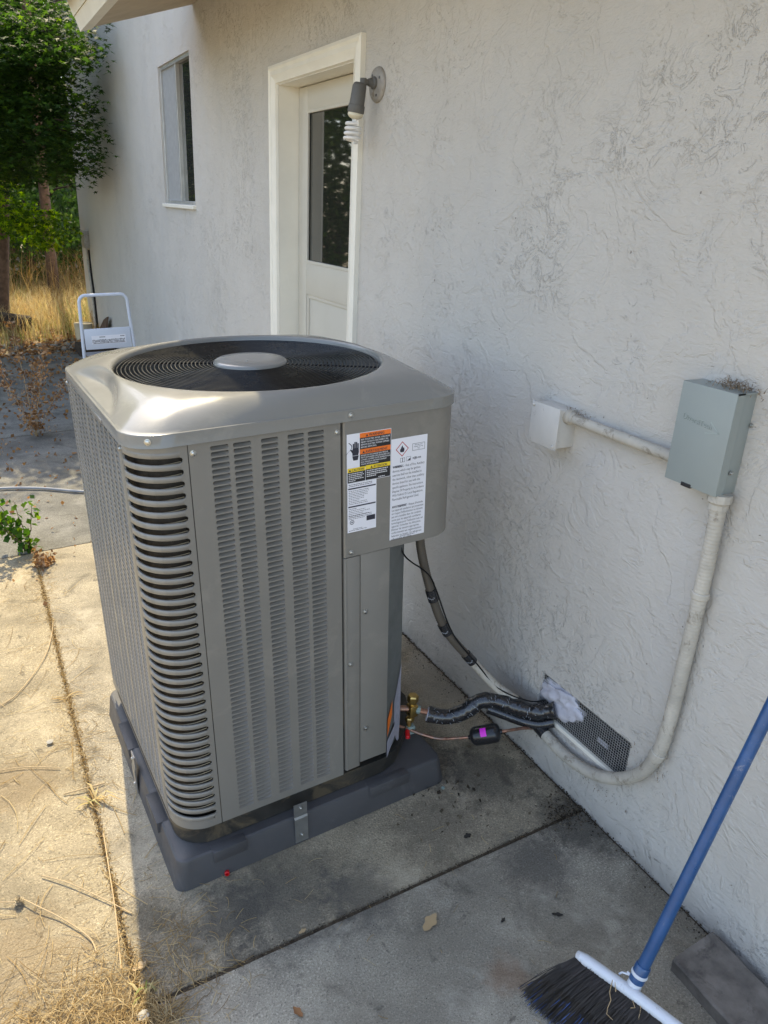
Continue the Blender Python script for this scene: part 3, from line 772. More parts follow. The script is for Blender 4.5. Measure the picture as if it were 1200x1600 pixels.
for b_ in range(3):
    m = MB(); 
    for i in range(7):
        r = .055+.262*i/6
        for j in range(5):
            a = math.radians(120*b_+40+(-34+17*j)*(.75+.35*i/6)); m.v.append((r*math.cos(a), r*math.sin(a), ZT-.10+.028*(j-2)*(.6+.3*i/6)/1.6))
    for i in range(6):
        for j in range(4): a = i*5+j; m.f.append((a, a+1, a+6, a+5))
    m.build('fan_blade', 'fan_black', unit, smooth=True)
# screws
def screw(x, y, z, ax, parent=unit, r=.0052, off=True, mat='screw_steel'):
    m = MB(); c = (x-UC.x, y-UC.y, z) if off else (x, y, z)
    m.lathe([(r*1.35, 0), (r*1.35, .0012), (r, .0016), (r*.95, .0042), (r*.55, .0052)], c, ax, 10)
    return m.build('screw', mat, parent, smooth=30)
FY = (0, -1, 0)
screw(-.604, yF-.0002, 1.183, FY); screw(-.970, Y0, 1.147, FY); screw(-.636, Y0, 1.145, FY); screw(-.603, .6905, .834, FY)
screw(-.561, .6943, .652, FY); screw(-.606, .6913, .506, FY); screw(-.557, .6943, .277, FY)
a = math.radians(28); screw(xL+RR-RR*math.sin(a), yF+RR-RR*math.cos(a), 1.184, (-math.sin(a), -math.cos(a), 0))
screw(X0, .80, 1.147, (-1, 0, 0)); screw(X0, 1.46, 1.147, (-1, 0, 0))
# embossed pull slot on skirt's left side
m = MB(); m.box(xL-.0025, xL+.001, .93, 1.05, 1.167, 1.176, .001); ub(m, 'skirt_tab', 'unit_paint', 30)
# hold-down straps
def strap(fn, name='hold_down_strap'):
    m = MB(); prof = [(.135, .0), (.094, -.0), (.088, -.003), (.006, -.003)]
    hw = .019
    for z, d in prof:
        for u in (-hw, hw):
            m.v.append(fn(u, z, d)); m.v.append(fn(u, z, d-.003))
    for i in range(3):
        a = 4*i; m.f += [(a+1, a+3, a+7, a+5), (a, a+4, a+6, a+2), (a, a+1, a+5, a+4), (a+2, a+6, a+7, a+3)]
    m.f += [(0, 2, 3, 1), (12, 13, 15, 14)]
    return ub(m, name, 'galvanised', 20)
s1 = strap(lambda u, z, d: (-.776+u, .6625+d, z))
screw(-.776, .6595, .122, FY, s1, .004); screw(-.776, .6565, .03, FY, s1, .004)
s2 = strap(lambda u, z, d: (-1.1195+d, 1.075+u, z-.0))
screw(-1.1225, 1.075, .122, (-1, 0, 0), s2, .004); screw(-1.1255, 1.075, .03, (-1, 0, 0), s2, .004)

# labels on the control box, flat print in ink on real decals
LY = .6905
def lab(x0, x1, z0, z1, mat, name, off=.0006, parent=None, **kw):
    m = MB(); m.box(x0, x1, LY-off, LY-off+.0005, z0, z1); return ub(m, name, mat, parent=parent, **kw)
def F2(ox, oz, off):
    return lambda u, v, e=0.: (ox+u, LY-off-e, oz+v)
def ink(mb, mat, parent, name='printing'): 
    if mb.v: ub(mb, name, mat, parent=parent, kind='stuff' if 'lettering' in name else None)
def micro(mb, fn, x0, x1, z, h, dens=.75):
    u = x0
    while u < x1:
        w = random.uniform(.0022, .0062); w = min(w, x1-u)
        mb.add([fn(u, z), fn(u+w, z), fn(u+w, z+h), fn(u, z+h)], [(0, 1, 2, 3)]); u += w+.0011
# 1: warning decal
lx0, lx1, lz0, lz1 = -.6135, -.4945, 1.016, 1.137; W, H = lx1-lx0, lz1-lz0
L1 = lab(lx0, lx1, lz0, lz1, 'label_white', 'warning_label', label='orange, yellow and black warning label')
f = lambda u, v, e=0.: (lx0+u, LY-.0009-e, lz0+v)
def rect(mb, u0, u1, v0, v1, e=0.): mb.add([f(u0, v0, e), f(u1, v0, e), f(u1, v1, e), f(u0, v1, e)], [(0, 1, 2, 3)])
mk = MB(); e_ = .0012; cw_ = .034
rect(mk, cw_, W-e_, .0365, H-e_); rect(mk, e_, W*.41, e_, .0275); rect(mk, W*.41+.001, W-e_, e_, .0285); ink(mk, 'label_black', L1, 'black_field')
mk = MB(); rect(mk, cw_, W-e_, H-.0125, H-e_, .0001); rect(mk, cw_, W-e_, H-.0525, H-.0405, .0001); ink(mk, 'label_orange', L1, 'orange_band')
mk = MB(); rect(mk, e_, W*.41, .0275, .0375, .0001); rect(mk, W*.41+.001, W-e_, .0285, .0385, .0001); ink(mk, 'label_yellow', L1, 'yellow_band')
mk = MB(); fk = lambda u, v, e=0.: f(u, v, .0002+e)
def tri_mark(mb, u, v, s): mb.add([fk(u, v), fk(u+s, v), fk(u+s/2, v+s*.87)], [(0, 1, 2)])
for (tx, u, v, s, w) in (('WARNING', .058, H-.0108, .0098, .041), ('AVERTISSEMENT', .049, H-.0508, .0092, .060), ('CAUTION', .0125, .0290, .0085, .032), ('ATTENTION', .071, .0300, .0085, .037)):
    put_text(mk, tx, fk, u, v, s, w, .0004); tri_mark(mk, u-.0085, v, .0070)
# electric-shock hand
def blob(mb, pts): mb.add([fk(u, v) for u, v in pts], [tuple(range(len(pts)))])
hx, hz = .0225, .066
blob(mk, [(hx-.008, hz+.002), (hx+.007, hz+.002), (hx+.009, hz+.010), (hx+.0085, hz+.020), (hx-.0075, hz+.020), (hx-.009, hz+.010)])
for i, (du, hh_) in enumerate(((-.0070, .011), (-.0029, .015), (.0012, .0145), (.0053, .011))): blob(mk, [(hx+du-.0001, hz+.0195), (hx+du+.0032, hz+.0195), (hx+du+.0032, hz+.020+hh_), (hx+du-.0001, hz+.020+hh_)])
blob(mk, [(hx-.009, hz+.009), (hx-.014, hz+.016), (hx-.0125, hz+.0185), (hx-.007, hz+.015)])
blob(mk, [(hx-.006, hz-.010), (hx+.006, hz-.010), (hx+.0085, hz+.001), (hx-.0085, hz+.001)])
for k in range(10):
    t = k/10; t2 = (k+1)/10
    g1 = lambda t: (.004+.010*math.sin(t*4.2)*.8, hz+.034-.028*t)
    a, b = g1(t), g1(t2); blob(mk, [a, (a[0]+.0018, a[1]+.0008), (b[0]+.0018, b[1]+.0008), b])
ink(mk, 'ink', L1, 'lettering')
mk = MB(); 
for i, s in enumerate(('RISK OF ELECTRIC SHOCK. CAN CAUSE', 'INJURY OR DEATH. DISCONNECT ALL', 'REMOTE ELECTRIC POWER SUPPLIES', 'BEFORE SERVICING.')):
    put_text(mk, s, fk, cw_+.003, H-.0190-.0062*i, .0056, (.078, .074, .076, .042)[i], .0002)
for i, s in enumerate(('RISQUE DE DECHARGE ELECTRIQUE.', 'PEUT ENTRAINER DES BLESSURES OU', 'LA MORT. COUPER TOUTE ALIMENTATION', 'ELECTRIQUE A DISTANCE AVANT', 'TOUTE INTERVENTION.')):
    put_text(mk, s, fk, cw_+.003, H-.0578-.0055*i, .0050, (.074, .078, .080, .070, .048)[i], .0002)
for i in range(5): micro(mk, fk, .004, (.042, .045, .040, .044, .022)[i], .0225-.0045*i, .0020)
for i in range(4): micro(mk, fk, W*.41+.004, W-(.008, .012, .010, .040)[i], .0235-.0048*i, .0022)
micro(mk, fk, W-.034, W-.016, .0035, .0020); ink(mk, 'ink_white', L1, 'white_lettering')
# 2: rating plate
rx0, rx1, rz0, rz1 = -.6125, -.5335, .888, 1.0155; W2, H2 = rx1-rx0, rz1-rz0
L2 = lab(rx0, rx1, rz0, rz1, 'label_white', 'rating_plate', .0005, label='white rating plate with fine print and barcode box')
f2 = lambda u, v, e=0.: (rx0+u, LY-.0008-e, rz0+v); mk = MB()
def r2(u0, u1, v0, v1): mk.add([f2(u0, v0), f2(u1, v0), f2(u1, v1), f2(u0, v1)], [(0, 1, 2, 3)])
r2(.002, W2-.002, H2-.0155, H2-.0120); r2(.002, W2-.002, H2-.0620, H2-.0585)
r2(W2-.027, W2-.003, .0235, .0365)
for v in [H2-.0045, H2-.0085]: micro(mk, f2, .003, W2-.012, v, .0014)
for i in range(9): micro(mk, f2, .003, .003+random.uniform(.02, .055), H2-.0205-.0042*i, .0011)
for i in range(4): micro(mk, f2, .034, .034+random.uniform(.02, .038), H2-.0205-.0042*i, .0011)
for i in range(7): micro(mk, f2, .003, .003+random.uniform(.02, .06), H2-.0665-.0044*i, .0011)
for i in range(2): micro(mk, f2, .003, .066, .0385+.004*i, .0011)
for i in range(3): micro(mk, f2, .003+.012*i, .003+.012*i+.026, .004+.0036*(i % 2), .0012)
ring_c = (.012, .0265)
for k in range(14):
    a, b = 2*math.pi*k/14, 2*math.pi*(k+1)/14
    mk.add([f2(ring_c[0]+r*math.cos(t), ring_c[1]+r*math.sin(t)) for r, t in ((.006, a), (.006, b), (.0046, b), (.0046, a))], [(0, 1, 2, 3)])
r2(.009, .015, .0258, .0272); r2(.0113, .0127, .0235, .0295)
ink(mk, 'ink', L2, 'lettering')
# 3: flammable refrigerant label
fx0, fx1, fz0, fz1 = -.4935, -.3905, .842, 1.108; W3, H3 = fx1-fx0, fz1-fz0
L3 = lab(fx0, fx1, fz0, fz1, 'label_white', 'flammability_label', .0004, label='tall white flammable refrigerant label with red diamond')
f3 = lambda u, v, e=0.: (fx0+u, LY-.0007-e, fz0+v)
mk = MB(); cx, cz, s = .031, H3-.028, .0185
for k in range(4):
    a, b = math.pi/2*k, math.pi/2*(k+1); mk.add([f3(cx+r*math.cos(t), cz+r*1.05*math.sin(t)) for r, t in ((s, a), (s, b), (s-.0026, b), (s-.0026, a))], [(0, 1, 2, 3)])
ink(mk, 'ink_red', L3, 'red_diamond')
mk = MB()
fl = [(-.0045, -.008), (.0045, -.008), (.0062, -.003), (.0055, .002), (.0030, .0045), (.0025, .0005), (.0008, .0095), (-.0022, .0055), (-.0040, .001), (-.0062, -.001), (-.0062, -.005)]
mk.add([f3(cx+u, cz+v) for u, v in fl], [tuple(range(len(fl)))])
def frame3(u0, u1, v0, v1, w=.0008):
    for a, b, c, d in ((u0, u1, v0, v0+w), (u0, u1, v1-w, v1), (u0, u0+w, v0, v1), (u1-w, u1, v0, v1)): mk.add([f3(a, c), f3(b, c), f3(b, d), f3(a, d)], [(0, 1, 2, 3)])
frame3(.060, .096, H3-.037, H3-.019)
for i, t in enumerate(('Refrigerant', 'Safety Group', 'A2L')): put_text(mk, t, f3, (.067, .065, .075)[i], H3-.0243-.0047*i, .0046, (.022, .026, .007)[i])
frame3(.026, .0325, H3-.062, H3-.051); frame3(.0325, .039, H3-.062, H3-.051); frame3(.043, .056, H3-.061, H3-.050, .0006)
mk.add([f3(u, v) for u, v in ((.046, H3-.060), (.055, H3-.060), (.055, H3-.0535))], [(0, 1, 2)])
frame3(.066, .072, H3-.060, H3-.053); put_text(mk, 'R454B', f3, .062, H3-.0585, .0062, .024, .0003)
L = ['WARNING - Risk of Fire. Auxiliary', 'devices which may be ignition', 'sources shall not be installed in', 'the ductwork, other than auxiliary', 'devices listed for use with the', 'specific appliance. See instructions.', 'Dispose Of Property In Accordance', 'With Federal Or Local Regulations.', 'Flammable Refrigerant Used.']
Wd = [.092, .080, .084, .092, .080, .090, .092, .090, .078]
for i, t in enumerate(L):
    put_text(mk, t, f3, .005, H3-.0745-.0106*i, .0088, Wd[i])
put_text(mk, 'WARNING', f3, .0055, H3-.0745, .0088, .0255, .0003)
L = ["AVERTISSEMENT - Risque d'incendie.", 'Les appareils auxiliaires qui presentent', "un risque d'inflammation ne doivent", 'pas etre installes dans les conduits', 'autre que les appareils auxiliaires', "homologues pour l'utilisation avec cet", 'appareil. Consulter les directives.', 'Eliminer de maniere appropriee,', 'conformement aux reglementations', 'federales ou locales. Un refrigerant', 'inflammable est utilise.']
Wd = [.092, .093, .091, .087, .086, .093, .087, .082, .089, .090, .061]
for i, t in enumerate(L): put_text(mk, t, f3, .005, H3-.1765-.0088*i-.003, .0082, Wd[i])
put_text(mk, 'AVERTISSEMENT', f3, .0055, H3-.1795, .0082, .041, .0003)
micro(mk, f3, .030, .074, .0045, .0013)
ink(mk, 'ink', L3, 'lettering')
unit_label_done = True

# pad under the unit
pad = thing('equipment_pad', 'dark slate plastic pad under the condenser', 'equipment pad', mw=M_UNIT)
def pv(mb): mb.v = [(p[0]-UC.x, p[1]-UC.y, p[2]) for p in mb.v]; return mb
m = MB(); o = 0
def stepped(P, z):  # shallow notches along the upper rim
    return P
LV = [(-.004, 0), (-.002, .012), (.006, .074), (.009, .082), (.014, .0855)]
n = None
for ins, z in LV:
    P = rrect(-1.118+ins, -.298-ins, .662+ins, 1.5006-ins, .03, 6); n = len(P); m.v += [(x, y, z) for x, y in P]
for r in range(len(LV)-1):
    for i in range(n): m.f.append((r*n+i, r*n+(i+1) % n, (r+1)*n+(i+1) % n, (r+1)*n+i))
m.f.append(tuple((len(LV)-1)*n+i for i in range(n)))
pv(m).build('pad_body', 'pad_plastic', pad, smooth=30)
for x0, x1 in ((-1.02, -.93), (-.56, -.43)):
    m = MB(); m.box(x0, x1, .6600, .69, .052, .0868, .0012); pv(m).build('pad_lug', 'pad_plastic', pad, smooth=30)
for y0, y1 in ((.83, .95), (1.16, 1.30)):
    m = MB(); m.box(-1.1205, -1.09, y0, y1, .052, .0868, .0012); pv(m).build('pad_lug', 'pad_plastic', pad, smooth=30)

# ================================================================== WALL FITTINGS
# grey disconnect box
GY, GW, GD, GZA, GZB = .1498, .1365, .0611, 1.072, 1.2905
bx = thing('disconnect_box', 'sage grey electrical disconnect box with embossed arrow on the wall', 'electrical box', loc=(0, GY+GW/2, GZA))
m = MB(); m.box(-GD+.008, .004, -GW/2+.003, GW/2-.003, .002, GZB-GZA-.003, .001); m.build('box_body', 'disconnect_grey', bx, smooth=30)
cv = MB(); prof = [(-GW/2, .0), (GW/2, .0), (GW/2, GZB-GZA), (-GW/2, GZB-GZA)]
cv.box(-GD-.0012, -GD+.0012, -GW/2, GW/2, 0, GZB-GZA, .001)
cv.box(-GD+.001, -GD+.022, -GW/2, -GW/2+.002, .0, GZB-GZA); cv.box(-GD+.001, -GD+.022, GW/2-.002, GW/2, .0, GZB-GZA); cv.box(-GD+.001, .0, -GW/2, GW/2, GZB-GZA-.003, GZB-GZA)
cv.build('box_cover', 'disconnect_grey', bx, smooth=30)
fb = lambda u, v, e=0.: (-GD-.0016-e, GW/2-u, v)
mk = MB(); V, F = text_geo('DiversiTech', .017, .074)
mk.add([fb(.018+p[0], .1415+p[1]-p[0]*.10, .0004) for p in V], F); m2 = MB(); m2.add([fb(.018+p[0]+.0007, .1407+p[1]-p[0]*.10, .0) for p in V], F)
for a, b in (((.088, .150), (.112, .131)), ((.112, .131), (.078, .124))):
    d = Vector((b[0]-a[0], b[1]-a[1])).normalized(); nn = Vector((-d.y, d.x))*.0012
    mk.add([fb(a[0]+nn.x, a[1]+nn.y), fb(b[0]+nn.x, b[1]+nn.y), fb(b[0]-nn.x, b[1]-nn.y), fb(a[0]-nn.x, a[1]-nn.y)], [(0, 1, 2, 3)])
simple('emboss_lit', (.34, .385, .365), .4); simple('emboss_shadow', (.15, .18, .17), .5); mk.build('embossed_logo', 'emboss_lit', bx); m2.build('logo_shadow', 'emboss_shadow', bx)  # lighter letters over an offset dark copy: relief light and shadow painted in colour
m = MB(); m.box(-GD-.003, -GD+.008, -.004, .022, -.003, .006, .0015); m.build('latch_tab', 'label_black', bx)
screw(0, -GW/2, .15, (0, -1, 0), bx, .004, False); screw(-.03, -GW/2, .05, (0, -1, 0), bx, .004, False)
for o_ in [c for c in bx.children if c.name.startswith('screw')]: pass
# junction box
JB = thing('junction_box', 'small square off-white junction box on the stucco wall', 'junction box', loc=(0, .7075, 1.022))
m = MB(); m.box(-.058, .003, -.054, .054, .005, .110, .004); m.build('box_body', 'wall_paint_box', JB, smooth=30)
m = MB(); m.box(-.064, -.0585, -.058, .058, 0, .115, .004); m.build('box_cover', 'wall_paint_box', JB, smooth=30)
for a, b in ((.047, .104), (-.047, .011)): screw(-.064, a, b, (-1, 0, 0), JB, .0035, False, 'wall_paint_box')
# straight conduit between the two boxes
hc = thing('horizontal_conduit', 'short painted conduit pipe between junction box and disconnect box', 'conduit', loc=(0, .48, 1.109))
m = MB(); m.tube([(-.030, .178, .005), (-.027, .05, .002), (-.0275, -.200, .001)], .0135, 18); m.build('pipe', 'conduit_paint', hc, smooth=40)
m = MB(); m.lathe([(.018, 0), (.0195, .003), (.0195, .016), (.016, .020), (.016, .026), (.0145, .03)], (-.030, .177, .005), (0, -1, 0), 16); m.build('fitting', 'conduit_paint', hc, smooth=30)
def catmull(P, n=8):
    Q = []; P = [Vector(p) for p in P]
    for i in range(len(P)-1):
        a, b, c, d = P[max(i-1, 0)], P[i], P[i+1], P[min(i+2, len(P)-1)]
        for k in range(n):
            t = k/n; Q.append(.5*((2*b)+(c-a)*t+(2*a-5*b+4*c-d)*t*t+(3*b-a-3*c+d)*t**3))
    Q.append(P[-1]); return Q
# flexible whip: box -> bend -> up to the control box
pts = [(-.034, .158, 1.062), (-.026, .159, .945), (-.022, .160, .748), (-.022, .162, .56), (-.022, .165, .455), (-.022, .176, .369), (-.022, .222, .268), (-.023, .328, .178), (-.026, .451, .145), (-.030, .575, .158), (-.036, .64, .188)]
fx = thing('flexible_conduit', 'pale flexible conduit looping low along the wall below the disconnect box', 'conduit', loc=(0, 0, 0))
C = catmull(pts, 12)
def resample(C, step):
    out = [C[0]]; acc = 0
    for i in range(1, len(C)):
        a = C[i-1]; b = C[i]; L = (b-a).length
        if L < 1e-9: continue
        t = step-acc
        while t <= L: out.append(a+(b-a)*(t/L)); t += step
        acc = (L-(t-step))
    return out
C2 = resample(C, .0022); RR_ = [.0168+.0005*math.sin(i*math.pi/2+.4) for i in range(len(C2))]
m = MB(); m.tube(C2, RR_, 16); m.build('pipe', 'conduit_paint', fx, smooth=True)
m = MB(); m.lathe([(.024, 0), (.025, .004), (.025, .017), (.0205, .022), (.0205, .034)], (-.034, .158, 1.074), (0, 0, -1), 12); m.build('fitting', 'conduit_paint', fx, smooth=25)
for (k, L, nm) in ((.185, .008, 'coupling'), (.545, .012, 'coupling')):
    i = int(len(C2)*k); a = C2[i]; d = (C2[i+3]-C2[i-3]).normalized()
    m = MB(); m.lathe([(.0185, -L), (.0205, -L+.002), (.0205, L-.002), (.0185, L)], a, d, 18); m.build(nm, 'conduit_paint', fx, smooth=30)
i = int(len(C2)*.985); 
m = MB(); k0 = int(len(C2)*.93); m.tube([C2[k] for k in range(k0, len(C2), 3)], .0186, 16); m.build('tape_wrap', 'black_tape', fx, smooth=True)
# dark whip above
pts2 = [(-.378, .80, .84), (-.368, .795, .73), (-.33, .779, .584), (-.28, .765, .463), (-.20, .74, .358), (-.12, .705, .262), (-.065, .655, .215), (-.040, .625, .190)]
wp = thing('power_whip', 'dark conduit whip hanging from control box, bound with black tape bands', 'conduit', loc=(0, 0, 0))
D = resample(catmull(pts2, 12), .0024)
m = MB(); kk = int(len(D)*.66); m.tube(D[:kk], [.0128+.0006*math.sin(i*math.pi/1.5) for i in range(kk)], 14); m.build('dark_pipe', 'grey_conduit', wp, smooth=True)
m = MB(); m.tube(D[kk-1:], [.0138+.003*(i/len(D[kk-1:])) for i in range(len(D[kk-1:]))], 14); m.build('pale_pipe', 'conduit_paint', wp, smooth=True)
for z0 in (.585, .470, .362):
    j = min(range(len(D)), key=lambda q: abs(D[q].z-z0)); a = max(0, j-8); b = min(len(D)-1, j+9)
    m = MB(); m.tube(D[a:b:2], .0158, 14); tp = m.build('tape_band', 'black_tape', wp, smooth=True)
    d = (D[b]-D[a]).normalized(); side = Vector((-.6, -.8, .1)); side = (side-d*side.dot(d)).normalized(); t3 = d.cross(side)
    mk = MB()
    for s_ in range(5):
        c0 = D[j]+side*.0163+t3*(-.008+.004*s_)+d*(.004*math.sin(s_)); mk.add([c0, c0+t3*.003, c0+t3*.003+d*.004, c0+d*.004], [(0, 1, 2, 3)])
    mk.build('tape_lettering', 'tape_print_glint', tp)
m = MB(); W_ = catmull([(-.462, .77, .835), (-.455, .765, .775), (-.441, .76, .738), (-.413, .76, .71), (-.385, .765, .688), (-.352, .762, .655), (-.325, .762, .60), (-.27, .745, .462), (-.19, .722, .352), (-.12, .69, .262), (-.06, .62, .245), (-.01, .60, .245)], 8)
m.tube(W_, .0024, 6); m.build('control_wire', 'fan_black', wp, smooth=True)
m = MB(); j = int(len(D)*.93); m.tube(D[j:], .0195, 14); m.build('tape_wrap', 'black_tape', wp, smooth=True)
# insulated suction line
sl_ = thing('insulated_refrigerant_line', 'thick black foam-insulated refrigerant line from brass valve to wall vent', 'pipe', loc=(0, 0, 0))
PI_ = resample(catmull([(-.312, .778, .168), (-.285, .760, .163), (-.25, .741, .165), (-.21, .722, .186), (-.17, .71, .217), (-.125, .685, .220), (-.08, .645, .212), (-.04, .60, .213), (.0, .56, .232)], 12), .003)
m = MB(); m.tube(PI_, [.0245+.0022*math.sin(i*.23+1)*math.sin(i*.11)+.0014*math.sin(i*.37+2)+.0004*math.sin(i*.9) for i in range(len(PI_))], 18); ins = m.build('insulation', 'black_tape', sl_, smooth=True)
m = MB(); m.tube([PI_[0]+(PI_[0]-PI_[4])*.2, PI_[0]+(PI_[1]-PI_[0])*.6], .0215, 18); m.build('foam_end', 'foam', ins, smooth=True)
mk = MB(); random.seed(3)
for i in range(6, len(PI_)-6, 2):
    d = (PI_[i+2]-PI_[i-2]).normalized(); side = Vector((-.75, -.8, .55)); side = (side-d*side.dot(d)).normalized(); t3 = d.cross(side)
    for s_ in range(2):
        if random.random() > .42+.4*math.sin(i*.3): continue
        a = random.uniform(-1.3, 1.1); nrm = side*math.cos(a)+t3*math.sin(a); tt = d*random.uniform(-.6, 1.6)+(t3*math.cos(a)-side*math.sin(a)); tt.normalize(); w2 = nrm.cross(tt)
        c0 = PI_[i]+nrm*.0272
        q = random.uniform(.004, .012); mk.add([c0, c0+tt*q, c0+tt*q+w2*.0014, c0+w2*.0014], [(0, 1, 2, 3)])
mk.build('tape_glints', 'tape_print_glint', ins, kind='stuff')  # pale flecks painted on the tape as glints and bits of print
ln2 = MB(); P3 = resample(catmull([(-.145, .70, .190), (-.11, .67, .180), (-.07, .63, .170), (-.035, .59, .172), (.0, .56, .19)], 10), .003); ln2.tube(P3, .0165, 14); ln2.build('taped_branch', 'black_tape', sl_, smooth=True)
# copper liquid line + filter drier
cl = thing('copper_liquid_line', 'thin bare copper line running to the wall at ankle height', 'pipe', loc=(0, 0, 0))
m = MB(); m.tube(catmull([(-.44, .81, .150), (-.40, .80, .135), (-.362, .79, .115), (-.333, .762, .108), (-.29, .725, .105), (-.235, .66, .140)], 8), .0048, 10); m.build('pipe', 'copper', cl, smooth=True)
m = MB(); m.tube(catmull([(-.160, .605, .176), (-.13, .598, .176), (-.08, .60, .165), (-.03, .593, .156), (.005, .57, .19)], 8), .0048, 10); m.build('pipe', 'copper', cl, smooth=True)
fd = thing('filter_drier', 'black cylindrical filter drier with small magenta sticker', 'filter drier', loc=(-.198, .632, .158))
ax = Vector((.075, -.055, .036)).normalized()
m = MB(); m.lathe([(.006, -.052), (.008, -.046), (.018, -.044), (.0265, -.036), (.0285, -.030), (.0285, .030), (.0265, .036), (.018, .044), (.008, .046), (.006, .052)], (0, 0, 0), ax, 28); dbd = m.build('canister', 'drier_black', fd, smooth=35)
n0 = Vector((-.35, -.55, .9)); n0 = (n0-ax*n0.dot(ax)).normalized(); t3 = ax.cross(n0); mk = MB()
for i in range(6):
    a0 = -.45+.15*i; 
    for q in (a0, a0+.15):
        nr_ = n0*math.cos(q)+t3*math.sin(q); mk.v += [tuple(nr_*.0290+ax*-.010), tuple(nr_*.0290+ax*.008)]
    o = len(mk.v)-4; mk.f.append((o, o+1, o+3, o+2))
mk.build('sticker', 'magenta', fd)
# brass service valves
bv = thing('service_valve', 'brass service valves with red cap beside the condenser base', 'valve', loc=(-.355, .800, .197))
m = MB()
m.lathe([(.010, 0), (.016, .003), (.016, .016), (.014, .019), (.009, .022), (.009, .045)][::-1] if False else [(.009, -.055), (.010, -.02), (.0105, .012), (.016, .014), (.0175, .018), (.0175, .034), (.015, .038), (.006, .039)], (0, 0, 0), (0, 0, 1), 6); m.build('valve_cap', 'brass', bv, smooth=20)
m = MB(); m.box(-.014, .014, -.014, .014, -.035, .004, .003); m.build('valve_body', 'brass', bv, smooth=30)
m = MB(); m.tube([(-.062, .03, -.012), (0, 0, -.010), (.040, -.022, -.022)], .0092, 12); m.build('port', 'copper', bv, smooth=30)
m = MB(); m.lathe([(.012, 0), (.0135, .003), (.0135, .010), (.011, .013)], (.010, -.006, -.012), (.85, -.47, -.2), 6); m.build('nut', 'brass_tarnish', bv)
m = MB(); m.lathe([(.0075, -.02), (.0075, 0), (.0125, .002), (.0125, .014), (.010, .017)], (-.008, .0, -.058), (0, 0, 1), 6); m.build('valve_cap', 'brass', bv, smooth=20)
m = MB(); m.box(-.018, .010, -.012, .012, -.100, -.072, .003); m.build('valve_body', 'brass_tarnish', bv, smooth=30)
m = MB(); m.lathe([(.0068, 0), (.0076, .002), (.0076, .024), (.006, .026), (.004, .022)], (-.020, -.012, -.078), (-.35, -.75, -.30), 12); m.build('red_cap', 'red_plastic', bv, smooth=30)
# wall lamp
PC = Vector((0, 1.868, 2.000))
lp = thing('wall_lamp', 'grey outdoor lamp holder with bare spiral bulb beside the door', 'lamp', loc=PC)
m = MB(); m.lathe([(.056, 0), (.0565, .004), (.053, .010), (.045, .013), (.001, .015)], (0, 0, 0), (-1, 0, 0), 40); pl = m.build('mounting_plate', 'lamp_plate', lp, smooth=40)
for a in (0.9, 2.6, 4.4): m = MB(); m.lathe([(.005, 0), (.0045, .003), (.002, .004)], (-.012, .036*math.cos(a), .036*math.sin(a)), (-1, 0, 0), 10); m.build('screw', 'lamp_grey', pl)
m = MB(); m.lathe([(.020, .010), (.020, .022), (.015, .026), (.012, .040)], (0, .002, .004), (-1, 0, 0), 18); m.tube([(-.036, .002, .004), (-.060, .000, .002)], .0095, 12); m.tube([(-.060, .000, .014), (-.060, .000, -.012)], .0115, 12)
m.build('swivel_arm', 'lamp_grey', lp, smooth=35)
sx = Vector((-.072, .002, -.004)); dn = Vector((-.10, .10, -1)).normalized()
m = MB(); m.lathe([(.015, -.004), (.021, .0), (.0245, .008), (.0265, .066), (.029, .068), (.0298, .088), (.028, .092)], sx, dn, 26); m.build('socket', 'lamp_grey', lp, smooth=35)
bl = link('bulb', None, lp)
m = MB(); m.lathe([(.0265, .088), (.027, .100), (.022, .106), (.010, .112)], sx, dn, 24); m.build('bulb_base', 'lamp_socket_cream', bl, smooth=35)
c0 = sx+dn*.124; q = []
u_ = dn.cross(Vector((1, 0, 0))).normalized(); w_ = dn.cross(u_)
m = MB(); m.tube([sx+dn*.106+u_*.006, sx+dn*.128+u_*.006], .0055, 8); m.tube([sx+dn*.106-u_*.006, sx+dn*.128-u_*.006], .0055, 8); 
for i in range(4*28+1):
    a = 2*math.pi*i/28; r = .0262 if i < 96 else .0262-.010*(i-96)/16
    q.append(c0+dn*(.0155*i/28)+(u_*math.cos(a)+w_*math.sin(a))*r)
m.tube(q, .0055, 8); m.build('spiral_tube', 'lamp_white', bl, smooth=True)
# nest debris on the boxes
def fuzz(name, center, ext, n, r, mat, label, cat, seed):
    random.seed(seed); m = MB()
    for i in range(n):
        p = Vector(center)+Vector([random.gauss(0, e) for e in ext]); 
        d = Vector([random.uniform(-1, 1) for _ in range(3)]).normalized()*random.uniform(.003, .010)*r
        w = d.cross(Vector((random.random(), random.random(), 1))).normalized()*.0012*r
        m.add([p, p+d+w, p+d*1.6-w, p+w*2], [(0, 1, 2, 3)])
    return m.build(name, mat, label=label, cat=cat, kind='stuff')
fuzz('web_debris', (-.022, .185, 1.296), (.012, .024, .006), 260, 1.2, 'nest', None, None, 1)
fuzz('web_debris', (-.02, .635, 1.13), (.008, .016, .006), 70, 1.0, 'nest', None, None, 2)
fuzz('web_debris', (-.01, .21, .30), (.006, .05, .02), 60, 1.0, 'nest', None, None, 4)

fuzz('web_debris', (-.012, .40, .118), (.006, .09, .008), 90, 1.0, 'nest', None, None, 7)
fuzz('web_debris', (-.012, .165, .62), (.004, .008, .20), 60, .8, 'nest', None, None, 8)
fuzz('web_debris', (-.03, .62, .150), (.01, .02, .012), 60, 1.4, 'nest', None, None, 9)

